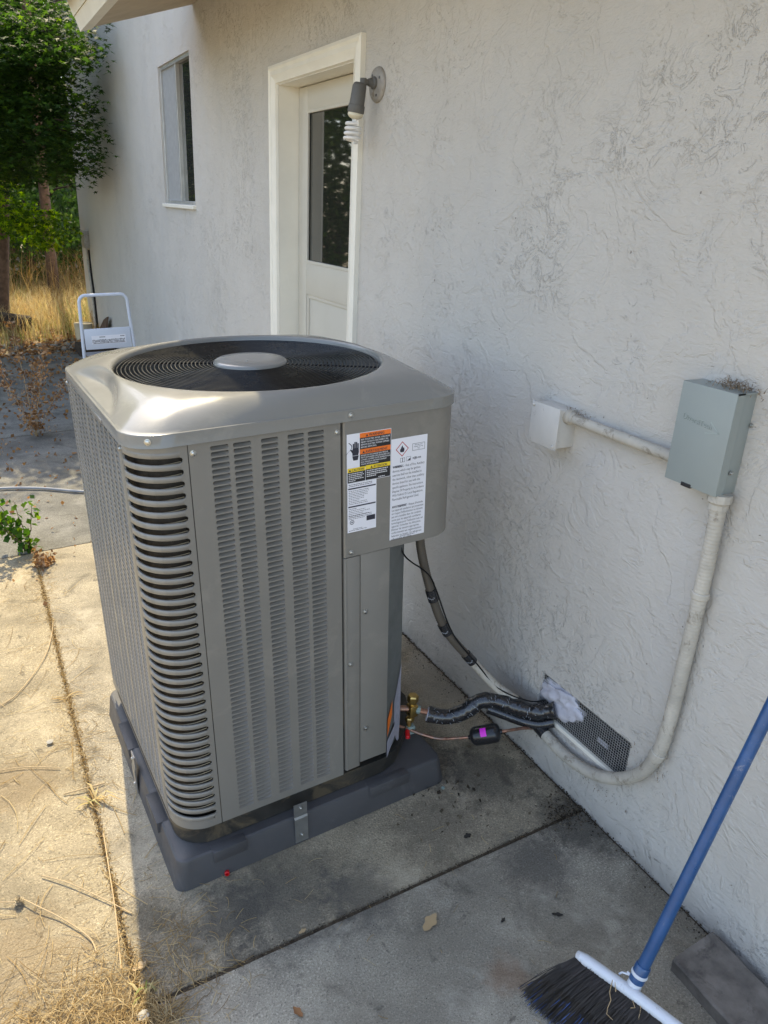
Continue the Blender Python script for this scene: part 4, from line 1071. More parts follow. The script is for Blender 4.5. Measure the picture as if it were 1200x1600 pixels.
# ================================================================== BROOM
ferr = Vector((-.352, -.128, .117))
hd = Vector((.197, 0.0, .614)).normalized()
br = thing('broom', 'angled broom with blue handle and white head leaning on the wall', 'broom', loc=ferr)
m = MB(); L = 1.19; C3 = [hd*(.030+(L-.03)*i/14) for i in range(15)]; m.tube(C3, .0128, 18); m.build('handle', 'broom_blue', br, smooth=40)
m = MB(); m.lathe([(.0135, .012), (.0158, .014), (.0158, .052), (.0142, .055)], (0, 0, 0), hd, 18); m.build('ferrule', 'broom_blue', br, smooth=30)
m = MB(); m.lathe([(.0162, .028), (.0175, .030), (.0175, .034), (.0162, .036)], (0, 0, 0), hd, 18); m.build('collar', 'broom_white', br, smooth=30)
bdv = Vector((.062, -.188, .0)).normalized()   # head direction
m = MB(); hl = [-.125+.31*i/16 for i in range(17)]
hp = [bdv*t+Vector((-.012, -.006, .0))+hd*(-.004-.18*(t-.02)**2) for t in hl]
m.tube(hp, [.0068+.0055*min(1, (i+.3)/1.3, (16.3-i)/1.3) for i in range(17)], 12); 
m.v = [tuple(v) for v in m.v]; m.build('head', 'broom_white', br, smooth=40)
m = MB(); m.tube([hd*-.008, hd*.022], [.016, .0135], 14); m.tube([bdv*-.014+hd*.016, bdv*-.030+hd*.010, bdv*-.034+hd*.002], .0022, 6); m.tube([bdv*-.005+hd*.018, bdv*-.022+hd*.018], .0022, 6); m.build('socket', 'broom_white', br, smooth=40)
def bristles(n, f0, f1, mat, name, seed):
    rs = np.random.default_rng(seed); m = MB()
    for i in range(n):
        t = rs.uniform(0, 1); a = -.118+.29*t; root = bdv*a+Vector((-.014, -.006, -.006))+hd*(-.006-.18*(a-.02)**2)+Vector(rs.normal(0, .0035, 3))
        fl = (a+.02)*.30; 
        tipw = Vector((root.x-.085+rs.normal(0, .011), root.y-bdv.y*0+bdv.y*fl+rs.normal(0, .007)+.018, 0))
        gx = ferr.x+tipw.x; tipw.z = (.0367*gx+.003+abs(rs.normal(0, .004)))-ferr.z
        mid = root*.5+tipw*.5+Vector((rs.normal(0, .003)-.010, rs.normal(0, .003), rs.normal(0, .002)+.008))
        pts_ = [root, root*.6+mid*.45-Vector((0, 0, .0)), mid, tipw]; pts_[1] = root*.5+mid*.5+Vector((-.004, 0, .004))
        s0, s1 = f0, f1; P = []
        for k in range(4):
            u = s0+(s1-s0)*k/3; j = u*3; q = min(2, int(j)); w = j-q; P.append(pts_[q]*(1-w)+pts_[q+1]*w)
        wd = Vector((.35, 1, .2)).normalized()*rs.uniform(.0004, .0008); o = len(m.v)
        for p in P: m.v += [tuple(p-wd), tuple(p+wd)]
        for k in range(3): m.f.append((o+2*k, o+2*k+1, o+2*k+3, o+2*k+2))
    return m.build(name, mat, br, kind='stuff')
bristles(8000, 0, .97, 'bristle_black', 'bristles', 5); bristles(800, .72, 1.0, 'bristle_blue', 'bristle_tips', 6)
ST = MB(); random.seed(11)
for i in range(4):
    a = random.uniform(-.09, .02); p = bdv*a+Vector((-.02, -.01, .004)); q = [p]
    for k in range(5): q.append(q[-1]+Vector((random.gauss(-.006, .006), random.gauss(-.006, .008), random.gauss(-.006, .005))))
    ST.tube(q, .0008, 4)
ST.build('caught_straw', 'leaf_tan', br, kind='stuff')

# plank by the wall
pk = MB(); nseg = 16
for i in range(nseg+1):
    y = -.083-.62*i/nseg
    for x, z in ((-.160, .0), (-.162, .034), (-.156, .0385), (-.024, .0385), (-.019, .034), (-.018, 0)):
        pk.v.append((x+.0008*math.sin(i*1.7)-.035*(i/nseg)*0.6, y+random.gauss(0, .0004)-(x+.16)*-.05, z+random.gauss(0, .0004)))
for i in range(nseg):
    for j in range(6): pk.f.append((6*i+j, 6*i+(j+1) % 6, 6*i+6+(j+1) % 6, 6*i+6+j))
pk.f += [tuple(range(6)), tuple(6*nseg+j for j in reversed(range(6)))]
pk.build('wooden_plank', 'plank', smooth=25, label='weathered grey wooden plank lying against the wall base', cat='plank', mw=M_SLAB)

# ================================================================== STOOL behind the unit
stl = thing('step_stool', 'pale folding step stool with tall hoop handle behind the condenser', 'step stool', mw=M_SLAB @ Matrix.Translation((-.49, 5.0, 0)))
hp_ = [(-.165-.02, 0, .0), (-.163, 0, .50), (-.160, 0, .90)] 
def hoop(w, ztop, r, y, foot):
    q = [(-w-foot, y, 0), (-w-foot*.4, y, ztop*.5), (-w, y, ztop-.05)]
    for i in range(1, 6): a = math.radians(90*i/6); q.append((-w+.05-.05*math.cos(a), y, ztop-.05+.05*math.sin(a)))
    q2 = [(-x, yy, z) for x, yy, z in reversed(q)]
    return q+q2
m = MB(); m.tube(hoop(.164, .955, .011, 0, .045), .0115, 12); m.build('front_frame', 'stool_white', stl, smooth=40)
m = MB(); m.tube([(-.155, .36, 0), (-.15, .05, .50), (.15, .05, .50), (.155, .36, 0)], .010, 10); m.build('rear_leg_frame', 'stool_white', stl, smooth=40)
m = MB(); m.box(-.160, .160, -.012, .012, .575, .720, .004); bp = m.build('sign_plate', 'stool_white', stl, smooth=30)
m = MB(); m.box(-.115, .122, -.0135, -.0122, .612, .672); m.build('print_panel', 'label_white', bp)
mk = MB(); fs = lambda u, v, e=0.: (u, -.0139, v)
for k in range(3): 
    for i in range(26):
        u = -.112+.0088*i; h = random.uniform(.004, .010); mk.add([fs(u, .615+.0105*k), fs(u+.0072, .615+.0105*k), fs(u+.0072, .615+.0105*k+h), fs(u, .615+.0105*k+h)], [(0, 1, 2, 3)])
micro(mk, fs, -.06, -.02, .658, .007); micro(mk, fs, .085, .115, .658, .007)
mk.build('print', 'stool_grey', bp)
for z, y0, y1 in ((.30, -.12, .14), (.52, .0, .2)):
    m = MB(); m.box(-.15, .15, y0, y1, z-.012, z, .004); m.build('step', 'stool_grey', stl, smooth=30)

# far meter box with pipe, and pieces at the wall foot
mb_ = thing('meter_box', 'small grey utility box with pipe low on the far end of the wall', 'utility box', loc=(0, 9.28, .99))
m = MB(); m.box(-.06, 0, -.11, .10, 0, .20, .005); m.build('box_body', 'lamp_plate', mb_, smooth=30)
m = MB(); m.tube(catmull([(-.03, -.02, 0), (-.03, -.03, -.2), (-.03, -.10, -.34), (-.03, -.13, -.45), (-.03, -.16, -.8), (-.04, -.17, -1.12)], 5), .014, 10); m.build('pipe', 'conduit_paint', mb_, smooth=True)
m = MB(); m.tube(catmull([(-.01, .0-.06, -.02), (-.012, -.10, -.3), (-.012, -.17, -.5), (-.012, -.20, -1.0)], 5), .010, 8); m.build('cable', 'fan_black', mb_, smooth=True)
bd = thing('leaning_board', 'dark brown board leaning at the far foot of the wall', 'board', loc=(-.10, 8.35, -.05))
m = MB(); m.prism([(-.30, 0), (.18, 0), (.18, .16), (-.10, .34), (-.30, .40)], lambda u, v, d: (-.02+d+v*.18, u, v), 0, .02); m.build('panel', 'bark', bd)
m = MB(); m.lathe([(.075, 0), (.095, .02), (.10, .24), (.105, .27), (.09, .27)], (-.22, 8.72, -.08), (0, 0, 1), 20); m.build('clay_pot', 'pot_beige', smooth=30, label='beige pot at the far corner foot of the wall', cat='pot')
m = MB(); m.box(-.40, -.03, 7.75, 8.15, -.05, .075, .01); m.build('timber_block', 'bark_dark', label='low dark timber block at the wall behind the stool', cat='block')

# cable on slab at left
m = MB(); cc = catmull([(-2.6, 4.05, .010), (-2.0, 3.98, .009), (-1.6, 3.92, .009), (-1.368, 3.90, .009), (-1.15, 3.80, .009), (-.94, 3.64, .009), (-.6, 3.45, .009), (-.3, 3.5, .009)], 8); m.tube(cc, .0085, 8)
m.build('garden_cable', 'cable_grey', smooth=True, label='thin grey cable crossing the shaded slab at the left', cat='cable', mw=M_SLAB)

# ================================================================== PLANTS
def leaf_star(n, centers, size, norm_up=.6, rs=None):
    """n five-lobed leaves as fans; returns V,F"""
    rs = rs or rng
    ang = []; rad = []
    for k in range(5):
        a = math.radians(90+(k-2)*52); ang += [a-math.radians(26), a]; rad += [.34, 1. if k == 2 else (.9 if k in (1, 3) else .62)]
    ang.append(math.radians(90+2*52+26)); rad.append(.34)
    ang = np.array(ang); rad = np.array(rad)
    loc = np.stack([np.cos(ang)*rad, np.sin(ang)*rad, -.12*rad**2], 1); loc = np.vstack([[0, -.05, 0], loc])       # 12 pts
    k = len(loc)
    nrm = rs.normal(0, 1, (n, 3)); nrm /= np.linalg.norm(nrm, axis=1)[:, None]; nrm = nrm*(1-norm_up)+np.array([0, 0, 1])*norm_up
    nrm /= np.linalg.norm(nrm, axis=1)[:, None]
    t = rs.normal(0, 1, (n, 3)); t -= nrm*np.sum(t*nrm, 1)[:, None]; t /= np.linalg.norm(t, axis=1)[:, None]; b = np.cross(nrm, t)
    s = size*rs.uniform(.65, 1.25, n)
    V = centers[:, None, :]+(t[:, None, :]*loc[None, :, 0:1]+b[:, None, :]*loc[None, :, 1:2]+nrm[:, None, :]*loc[None, :, 2:3])*s[:, None, None]
    F = np.array([(0, i, i+1) for i in range(1, k-1)]); F = (F[None]+(np.arange(n)*k)[:, None, None]).reshape(-1, 3)
    return V.reshape(-1, 3), F, k
def leaf_quad(n, centers, size, norm_up=.3, rs=None, aspect=.5):
    rs = rs or rng
    loc = np.array([[0, 0, 0], [aspect, .45, .08], [0, 1., 0], [-aspect, .45, .08]])
    nrm = rs.normal(0, 1, (n, 3)); nrm /= np.linalg.norm(nrm, axis=1)[:, None]; nrm = nrm*(1-norm_up)+np.array([0, 0, 1])*norm_up
    nrm /= np.linalg.norm(nrm, axis=1)[:, None]
    t = rs.normal(0, 1, (n, 3)); t -= nrm*np.sum(t*nrm, 1)[:, None]; t /= np.linalg.norm(t, axis=1)[:, None]; b = np.cross(nrm, t)
    s = size*rs.uniform(.6, 1.3, n)
    V = centers[:, None, :]+(t[:, None, :]*loc[None, :, 0:1]+b[:, None, :]*loc[None, :, 1:2]+nrm[:, None, :]*loc[None, :, 2:3])*s[:, None, None]
    F = np.array([(0, 1, 2), (0, 2, 3)]); F = (F[None]+(np.arange(n)*4)[:, None, None]).reshape(-1, 3)
    return V.reshape(-1, 3), F, 4
def branch_mb(m, p0, p1, r0, r1, wob=.1, n=8):
    p0, p1 = Vector(p0), Vector(p1); q = []
    for i in range(n+1):
        t = i/n; p = p0.lerp(p1, t)+Vector((random.gauss(0, wob), random.gauss(0, wob), 0))*math.sin(t*math.pi)*.5+Vector((0, 0, .12*(p1-p0).length*math.sin(t*math.pi)*.5)); q.append(p)
    m.tube(q, [r0+(r1-r0)*(i/n) for i in range(n+1)], 9)
    return q
# Japanese maple: layered sprays of star leaves
random.seed(21); rs = np.random.default_rng(21)
mp = thing('maple_tree', 'maple with dark star-shaped leaves arching over the far slab by the wall corner', 'tree', loc=(-1.10, 10.0, -.15))
tb = Vector((-1.10, 10.0, -.15))
m = MB(); T = [(0, 0, -.1), (.08, -.02, .5), (.17, 0, 1.1), (.26, -.03, 1.7), (.22, -.1, 2.3), (.1, -.2, 3.0)]
m.tube(T, [.15, .115, .105, .095, .08, .06], 12); m.build('trunk', 'bark', mp, smooth=40)
lobes = [  # centre, radii, sprays, leaves per spray
    ((-.45, 7.2, 2.15), (.33, .75, .42), 34, 46), ((-.50, 7.0, 2.75), (.38, .8, .35), 34, 46), ((-1.0, 7.6, 2.6), (.6, .9, .75), 60, 50),
    ((-.95, 8.0, 3.4), (.8, 1.0, .55), 28, 46), ((-1.9, 7.8, 3.1), (.7, .9, .8), 50, 46), ((-.75, 8.3, 1.85), (.35, .6, .22), 18, 44), ((-1.2, 7.5, 1.95), (.4, .8, .22), 22, 44),
    ((-2.3, 8.6, 4.2), (1.1, .9, .8), 44, 46), ((-.7, 9.6, 4.4), (.8, 1.2, .7), 34, 46), ((-1.3, 9.3, 5.3), (1.5, 1.2, .8), 28, 46)]  # last lobe is added high at the back to shade the front crown
cents = []; lowc = []; nb = MB()
for c, r, ns, nl in lobes:
    c = np.array(c); r = np.array(r)
    for i in range(int(ns*1.9)):
        d = rs.normal(0, 1, 3); d /= np.linalg.norm(d); p = c+r*d*rs.uniform(.05, 1)**(1/2.2)
        yaw = rs.uniform(0, 6.28); ext = np.array([.17, .17, .028])*rs.uniform(.7, 1.3)
        q = rs.normal(0, 1, (nl, 3))*ext; droop = -.25*np.hypot(q[:, 0], q[:, 1])
        q[:, 2] += droop; cents.append(p+q)
    branch_mb(nb, tuple(tb+Vector((-.08, -.08, 1.3+random.random()*1.2))), tuple(c), .035, .008, .15)
    for i in range(4):
        d = rs.normal(0, 1, 3); branch_mb(nb, tuple(c), tuple(c+r*d*.5), .010, .003, .08, 5)
# low spray behind, backlit brightness painted into its leaf colour
lows = [((-.62, 8.9, 1.30), (.22, .4, .16), 16, 40), ((-.95, 9.2, 1.20), (.28, .4, .22), 16, 40), ((-.45, 9.1, 1.15), (.18, .3, .12), 9, 40), ((-1.0, 9.0, 1.55), (.3, .4, .15), 12, 40)]
for c, r, ns, nl in lows:
    c = np.array(c); r = np.array(r)
    for i in range(ns):
        p = c+rs.normal(0, 1, 3)*r*.6; q = rs.normal(0, 1, (nl, 3))*np.array([.12, .12, .022]); lowc.append(p+q)
    branch_mb(nb, tuple(tb+Vector((-.02, -.05, 1.3))), tuple(c), .02, .005, .1)
cen = np.vstack(cents)
cen = cen[(cen[:, 0] < -.05-.02)]
nb.v = [(p[0]-tb.x, p[1]-tb.y, p[2]-tb.z) for p in nb.v]; nb.build('limbs', 'bark_dark', mp, smooth=40)
V, F, k = leaf_star(len(cen), cen-np.array(tb), .045, .62, rs); ti = np.repeat(np.clip(rs.beta(2, 3, len(cen)), 0, 1), k)
crown = link('crown', npmesh('maple_leaves', V, F, 'maple_leaf', ti), mp, kind='stuff')
lc = np.vstack(lowc); lc = lc[lc[:, 0] < -.07]
V, F, k = leaf_star(len(lc), lc-np.array(tb), .045, .5, rs); link('low_branches', npmesh('low_leaves', V, F, 'maple_leaf_backlit', np.repeat(rs.uniform(0, 1, len(lc))**1.3, k)), mp, kind='stuff')
# background trees
def bg_tree(x, y, h, rc, nleaf, label, seed, size=.10, tmat='bark', lean=0., low=.12, group='trees beyond the slab', name='tree', mat='tree_leaf', bias=(2, 3)):
    r_ = np.random.default_rng(seed); random.seed(seed)
    t = thing(name, label, 'tree' if name != 'shrub' else 'shrub', loc=(x, y, -.3), group=group)
    m = MB(); m.tube([(0, 0, 0), (lean*.3, .05, h*.3), (lean*.7, 0, h*.6), (lean, 0, h*.92)], [rc*.085, rc*.065, rc*.05, .02], 10)
    for i in range(9):
        z = h*random.uniform(low+.05, .8); a = random.uniform(0, 6.28); L = rc*random.uniform(.5, .95)
        branch_mb(m, (lean*z/h, 0, z), (lean*z/h+L*math.cos(a), L*math.sin(a), z+L*.45), rc*.03, .01, .1, 5)
    m.build('trunk', tmat, t, smooth=40)
    nc = max(12, nleaf//70); C_ = []
    for i in range(nc):
        d = r_.normal(0, 1, 3); d /= np.linalg.norm(d); rr = r_.uniform(.2, 1)**.4
        p = np.array([lean*.6, 0, h*(low+1)/2])+d*rr*np.array([rc, rc, h*(1-low)/2])*r_.uniform(.8, 1.1)
        C_.append(p+r_.normal(0, 1, (70, 3))*rc*np.array([.16, .16, .10]))
    cen = np.vstack(C_); V, F, k = leaf_quad(len(cen), cen, size, .35, r_)
    ti = np.repeat(np.clip(r_.beta(*bias, len(cen)), 0, 1), k)
    link('crown', npmesh('leaves', V, F, mat, ti), t, kind='stuff')
    return t
bg_tree(-1.7, 19.5, 6.8, 2.3, 15000, 'dark evergreen standing behind the maple at the left edge', 31, .10, lean=.3)
bg_tree(1.1, 20.0, 7.5, 2.3, 15000, 'tall leafy tree behind the house corner with bare reddish trunk', 32, .10, lean=-.4)
bg_tree(-3.8, 15.0, 8.5, 2.5, 14000, 'wide dark tree beyond the slab to the left of the maple', 33, .11)
bg_tree(-.15, 12.4, 7.5, 1.1, 5000, 'slender tree with bare reddish trunk just past the house corner', 41, .09, lean=.1, low=.66)
bg_tree(2.6, 21., 11, 3.6, 12000, 'tall tree far beyond the house corner', 34, .16)
bg_tree(-1.2, 24., 12, 4.2, 14000, 'tallest tree at the back of the yard', 35, .17)
bg_tree(-6.0, 21., 11, 3.8, 12000, 'broad tree at the back of the yard far to the left', 36, .16)
bg_tree(-4.3, 13.0, 8.5, 2.6, 16000, 'dense tree left of the maple behind the slab', 39, .12, low=.05)
bg_tree(-.2, 21.5, 7, 2.8, 16000, 'dense tree filling the gap behind the maple trunk', 40, .12, low=.03)
bg_tree(-8.4, 12, 7, 2.4, 11000, 'bushy tree left of the slab level with the maple', 37, .12)
bg_tree(-9.5, 6., 6.5, 2.2, 9000, 'bushy tree left of the slab level with the step stool', 38, .12)
# shrubs under the trees
for i, (x, y, h, rc, lb) in enumerate(((-.3, 14.2, 1.9, 1.3, 'dark shrub beyond the dry grass near the house corner'), (-2.2, 13.8, 2.0, 1.4, 'dark shrub beyond the dry grass behind the maple trunk'), (1.6, 15, 2.4, 1.5, 'shrub hidden partly by the far wall corner'), (-4.6, 12.5, 2.2, 1.5, 'shrub at the far left end of the dry grass'))):
    bg_tree(x, y, h, rc, 5200, lb, 50+i, .08, low=.0, name='shrub', tmat='bark_dark', group='shrubs beyond the dry grass')
# dry grass field (nobody could count it)
def blades(n, xr, yr, hr, width, mat, name, seed, zfn, lean=.35, dens=None, tintfn=None, mw=None, label=None, cat=None):
    r_ = np.random.default_rng(seed); x = r_.uniform(*xr, n); y = r_.uniform(*yr, n)
    if dens is not None:
        k = r_.uniform(0, 1, n) < dens(x, y); x, y = x[k], y[k]; n = len(x)
    z = zfn(x, y); h = r_.uniform(*hr, n); a = r_.uniform(0, 6.28, n); ln = np.abs(r_.normal(0, lean, n))*h
    dx, dy = np.cos(a)*ln, np.sin(a)*ln; wx, wy = -np.sin(a)*width, np.cos(a)*width
    B = np.stack([x, y, z], 1); W = np.stack([wx, wy, 0*wx], 1)
    M1 = B+np.stack([dx*.35, dy*.35, h*.6], 1); T_ = B+np.stack([dx, dy, h*(1-.15*np.minimum(1, ln/h))], 1)
    V = np.stack([B-W, B+W, M1+W*.7, M1-W*.7, T_], 1).reshape(-1, 3)
    F = np.array([(0, 1, 2), (0, 2, 3), (3, 2, 4)]); F = (F[None]+(np.arange(n)*5)[:, None, None]).reshape(-1, 3)
    ti = tintfn(x, y, r_) if tintfn else r_.uniform(0, 1, n)
    return link(name, npmesh(name, V, F, mat, np.repeat(ti, 5)), None, label, cat, None, 'stuff', mw)
gzv = np.vectorize(gz)
blades(26000, (-4, 1.2), (9.3, 13.5), (.08, .44), .0036, 'field_blade', 'dry_grass', 61, gzv, 1.15,
       dens=lambda x, y: .35+.65*(np.sin(x*4.1+y*2.3)*np.sin(y*3.7-x) > -.3),
       tintfn=lambda x, y, r_: np.clip(r_.normal(.42, .22, len(x))+.45*(np.sin(x*3.3+y*1.7)*np.sin(y*2.9+1) > .35), 0, 1))
blades(5000, (-4.5, .5), (8.7, 9.8), (.05, .25), .004, 'field_blade', 'short_grass', 62, gzv, .6, tintfn=lambda x, y, r_: np.clip(r_.normal(.6, .3, len(x)), 0, 1))
blades(2300, (-4.5, .9), (11.9, 13.9), (.25, 1.0), .005, 'dry_blade', 'tall_dry_weeds', 63, gzv, .85, tintfn=lambda x, y, r_: np.clip(r_.normal(.15, .2, len(x)), 0, 1))
# leaf litter and stones beyond the slab edge
r_ = np.random.default_rng(71); n = 5000
cen = np.stack([r_.uniform(-4.5, .0, n), r_.uniform(8.0, 9.6, n), np.zeros(n)], 1); cen[:, 2] = gzv(cen[:, 0], cen[:, 1])+r_.uniform(0, .06, n)
V, F, k = leaf_quad(n, cen, .055, .6, r_); link('leaf_litter', npmesh('leaf_litter', V, F, 'dead_leaf', np.repeat(r_.uniform(0, 1, n), 4)), kind='stuff')
def stones(n, xr, yr, zf, sr, mat, name, seed, mw=None):
    random.seed(seed); m = MB(); bm = bmesh.new(); bmesh.ops.create_icosphere(bm, subdivisions=1, radius=1); bv_ = [v.co.copy() for v in bm.verts]; bf = [[v.index for v in f.verts] for f in bm.faces]; bm.free()
    for i in range(n):
        x, y = random.uniform(*xr), random.uniform(*yr); s = random.uniform(*sr); j = [random.uniform(.7, 1.25) for _ in bv_]
        m.add([(x+p.x*s*jj, y+p.y*s*jj*.9, zf(x, y)+p.z*s*jj*.6) for p, jj in zip(bv_, j)], bf)
    return m.build(name, mat, kind='stuff', mw=mw)
stones(420, (-4, 0), (8.05, 9.0), lambda x, y: gz(x, y)+.01, (.02, .06), 'rock', 'gravel', 72)
lg = thing('rotten_log', 'short dark rotten log lying beside the maple trunk', 'log', loc=(-1.0, 10.0, .0))
m = MB(); m.tube([(-.35, -.35, .06), (-.05, -.42, .08), (.28, -.46, .05)], [.12, .14, .12], 12); m.build('wood', 'bark_dark', lg, smooth=40)

# green weed in the slab crossing
def weed(loc, stems, name, label, leafsize, mat, seed, h, nl, dead=False, lean=(0, 0)):
    r_ = np.random.default_rng(seed); random.seed(seed)
    t = thing(name, label, 'weed', mw=M_SLAB @ Matrix.Translation(loc)); st = MB(); C_ = []
    for i in range(stems):
        a = random.uniform(0, 6.28); L = h*random.uniform(.55, 1.05) if i else h*1.05; q = [Vector((0, 0, 0))]
        sp = random.uniform(.15, .7) if i else .12
        for k in range(7): q.append(q[-1]+Vector((math.cos(a)*sp*L/7+lean[0]*L/7+random.gauss(0, .006), math.sin(a)*sp*L/7+lean[1]*L/7+random.gauss(0, .006), L/7*(1-.5*sp*k/7))))
        st.tube(q, [.0032-.0003*k for k in range(8)], 5)
        for k in range(1, 8):
            for j in range(nl): C_.append(np.array(q[k])+r_.normal(0, leafsize*(.5 if not dead else .75), 3)-np.array([0, 0, leafsize*(.4 if dead else 0)]))
    st.build('stems', 'leaf_tan' if dead else 'bark', t)
    cen = np.array(C_); cen[:, 2] = np.maximum(cen[:, 2], .006); V, F, k = leaf_quad(len(cen), cen, leafsize, .35 if not dead else .0, r_, .42 if not dead else .3)
    link('foliage', npmesh(name+'_leaves', V, F, mat, np.repeat(r_.uniform(0, 1, len(cen)), 4)), t, kind='stuff'); return t
weed((-1.285, 2.93, -.005), 7, 'green_weed', 'green broad-leaved weed growing from the crossing of the slab joints', .035, 'weed_leaf', 81, .30, 4, lean=(-.22, 0))
weed((-1.075, 4.95, -.005), 5, 'withered_weed', 'tall withered brown weed drooping in the shaded slab joint', .026, 'dead_leaf', 82, .78, 34, True, lean=(-.13, -.02))
weed((-1.24, 2.74, -.005), 3, 'withered_tuft', 'small dry brown tuft beside the green weed', .02, 'dead_leaf', 83, .07, 12, True)
weed((-1.33, 4.6, -.005), 2, 'thin_dry_weed', 'thin arching dry weed at the left frame edge', .018, 'dead_leaf', 84, .42, 6, True, lean=(-.5, 0))
# tuft of yellow-green blades in the long joint
def tuft(x, y, n, L, seed, label, mat='field_blade', rise=.5):
    r_ = np.random.default_rng(seed); a = r_.uniform(0, 6.28, n); l = r_.uniform(.4, 1, n)*L; w = r_.uniform(.0012, .0028, n)
    B = np.stack([x+r_.normal(0, .008, n), y+r_.normal(0, .008, n), np.zeros(n)+.001], 1); d = np.stack([np.cos(a), np.sin(a), 0*a], 1); s = np.stack([-np.sin(a), np.cos(a), 0*a], 1)*w[:, None]
    hz_ = r_.uniform(.2, 1, n)*rise*l
    M1 = B+d*(l*.5)[:, None]+np.stack([0*a, 0*a, hz_], 1); T_ = B+d*l[:, None]+np.stack([0*a, 0*a, hz_*.5], 1)
    V = np.stack([B-s, B+s, M1+s, M1-s, T_], 1).reshape(-1, 3); F = np.array([(0, 1, 2), (0, 2, 3), (3, 2, 4)]); F = (F[None]+(np.arange(n)*5)[:, None, None]).reshape(-1, 3)
    return link('grass_tuft', npmesh('grass_tuft', V, F, mat, np.repeat(r_.uniform(0.2, 1, n), 5)), None, label, 'grass tuft', 'tufts in the slab joints', None, M_SLAB)
tuft(-1.262, 1.07, 15, .085, 91, 'flat tuft with yellow-green blades beside the left pad edge')
tuft(-1.250, .42, 12, .05, 92, 'small green tuft in the joint crossing at the lower left')
tuft(-1.268, 1.62, 8, .06, 93, 'dry tuft in the long joint level with the rear of the pad', 'dry_blade', .2)
# straw litter: thin bent stems lying on the slab
def straw(n, cfn, L, width, mat, name, seed, z=.002, lift=.006):
    r_ = np.random.default_rng(seed); P = cfn(r_, n); n = len(P); a = r_.uniform(0, 6.28, n); l = r_.uniform(.25, 1, n)**1.2*L
    bend = r_.normal(0, .5, n); V = []; K = 5
    pts_ = np.zeros((n, K, 3)); p = np.concatenate([P, np.full((n, 1), z)], 1); ang = a.copy()
    zz = r_.uniform(0, 1, n)*lift
    for k in range(K):
        pts_[:, k] = p; pts_[:, k, 2] = z+zz*math.sin(math.pi*k/(K-1))+r_.uniform(0, .0012, n)
        p = p+np.stack([np.cos(ang), np.sin(ang), 0*ang], 1)*(l/(K-1))[:, None]; ang = ang+bend*.5
    s = np.stack([-np.sin(a), np.cos(a), 0*a], 1)*(r_.uniform(.5, 1.2, n)*width)[:, None]
    up = np.array([0, 0, 1.])*width*1.1
    V = np.stack([pts_-s[:, None, :], pts_+up, pts_+s[:, None, :]], 2).reshape(-1, 3); F = []
    base_ = np.arange(n)[:, None]*K*3
    for k in range(K-1):
        for j in range(2): F.append(np.concatenate([base_+3*k+j, base_+3*k+j+1, base_+3*(k+1)+j+1, base_+3*(k+1)+j], 1))
    F = np.vstack(F)
    return link(name, npmesh(name, V, F, mat, np.repeat(r_.uniform(0, 1, n), K*3)), None, None, None, None, 'stuff', M_SLAB)
def heap(r_, n):
    y = .30+np.abs(r_.normal(0, .17, n))-.12; x = r_.uniform(-1.95, -1.20, n); k = (r_.uniform(0, 1, n) < np.exp(-np.maximum(0, y-.42)*5)) & (x < -1.215+.03*np.sin(y*40)); return np.stack([x, y], 1)[k]
straw(11000, heap, .085, .0007, 'dry_blade', 'straw_litter', 101, .002, .012)
def alongjoint(r_, n):
    y = r_.uniform(.4, 2.9, n); x = -1.262+r_.normal(0, .022+.02*np.abs(np.sin(y*4)), n); k = r_.uniform(0, 1, n) < .25+.75*(np.sin(y*5.1+.6) > .2); return np.stack([x, y], 1)[k]
straw(1100, alongjoint, .05, .0006, 'dry_blade', 'straw_in_joint', 102, .0015, .004)
straw(1500, lambda r_, n: np.stack([r_.uniform(-2.1, -1.13, n), r_.uniform(.3, 2.6, n)], 1), .028, .0005, 'dry_blade', 'short_straw', 106, .0015, .002)
straw(240, lambda r_, n: np.stack([r_.uniform(-2.1, -1.15, n), r_.uniform(.4, 2.6, n)], 1), .19, .0009, 'dry_blade', 'scattered_straw', 103, .0015, .006)
straw(200, lambda r_, n: np.stack([-1.19+np.abs(r_.normal(0, .09, n)), .48+r_.normal(0, .12, n)], 1), .06, .0007, 'dry_blade', 'shaded_straw', 104, .0015, .006)
straw(60, lambda r_, n: np.stack([r_.uniform(-1.15, -.1, n), r_.uniform(-.3, .62, n)], 1), .04, .0006, 'dry_blade', 'stray_straw', 105, .0015, .003)
# crumbs of soil and debris where slab meets wall and in joints
def crumbs(n, cfn, s, mat, name, seed):
    r_ = np.random.default_rng(seed); P = cfn(r_, n); n = len(P); c = np.concatenate([P, r_.uniform(.0, s*.7, (n, 1))], 1)
    V, F, k = leaf_quad(n, c, s, .2, r_, .6); return link(name, npmesh(name, V, F, mat, np.repeat(r_.uniform(0, .8, n), 4)), None, None, None, None, 'stuff', M_SLAB)
crumbs(2600, lambda r_, n: np.stack([-np.abs(r_.normal(0, .012+.022*(np.random.default_rng(1).uniform(0, 1, n) < .35), n))-.001, r_.uniform(-.6, 2.6, n)], 1), .0045, 'grit', 'wall_foot_debris', 111)
crumbs(900, lambda r_, n: np.stack([r_.uniform(-1.26, 0, n), .392+r_.normal(0, .0035, n)], 1), .0035, 'grit', 'joint_debris', 112)
crumbs(380, lambda r_, n: np.stack([-.06+r_.normal(0, .035, n), .40+r_.normal(0, .035, n)], 1), .006, 'grit', 'corner_debris', 113)
crumbs(4500, lambda r_, n: np.stack([-1.262+r_.normal(0, .006, n), r_.uniform(.2, 2.92, n)], 1), .0045, 'dry_blade', 'long_joint_debris', 114)
crumbs(500, lambda r_, n: np.stack([r_.uniform(-1.2, -.03, n), r_.uniform(-.3, .66, n)], 1), .0026, 'grit', 'grit', 115)
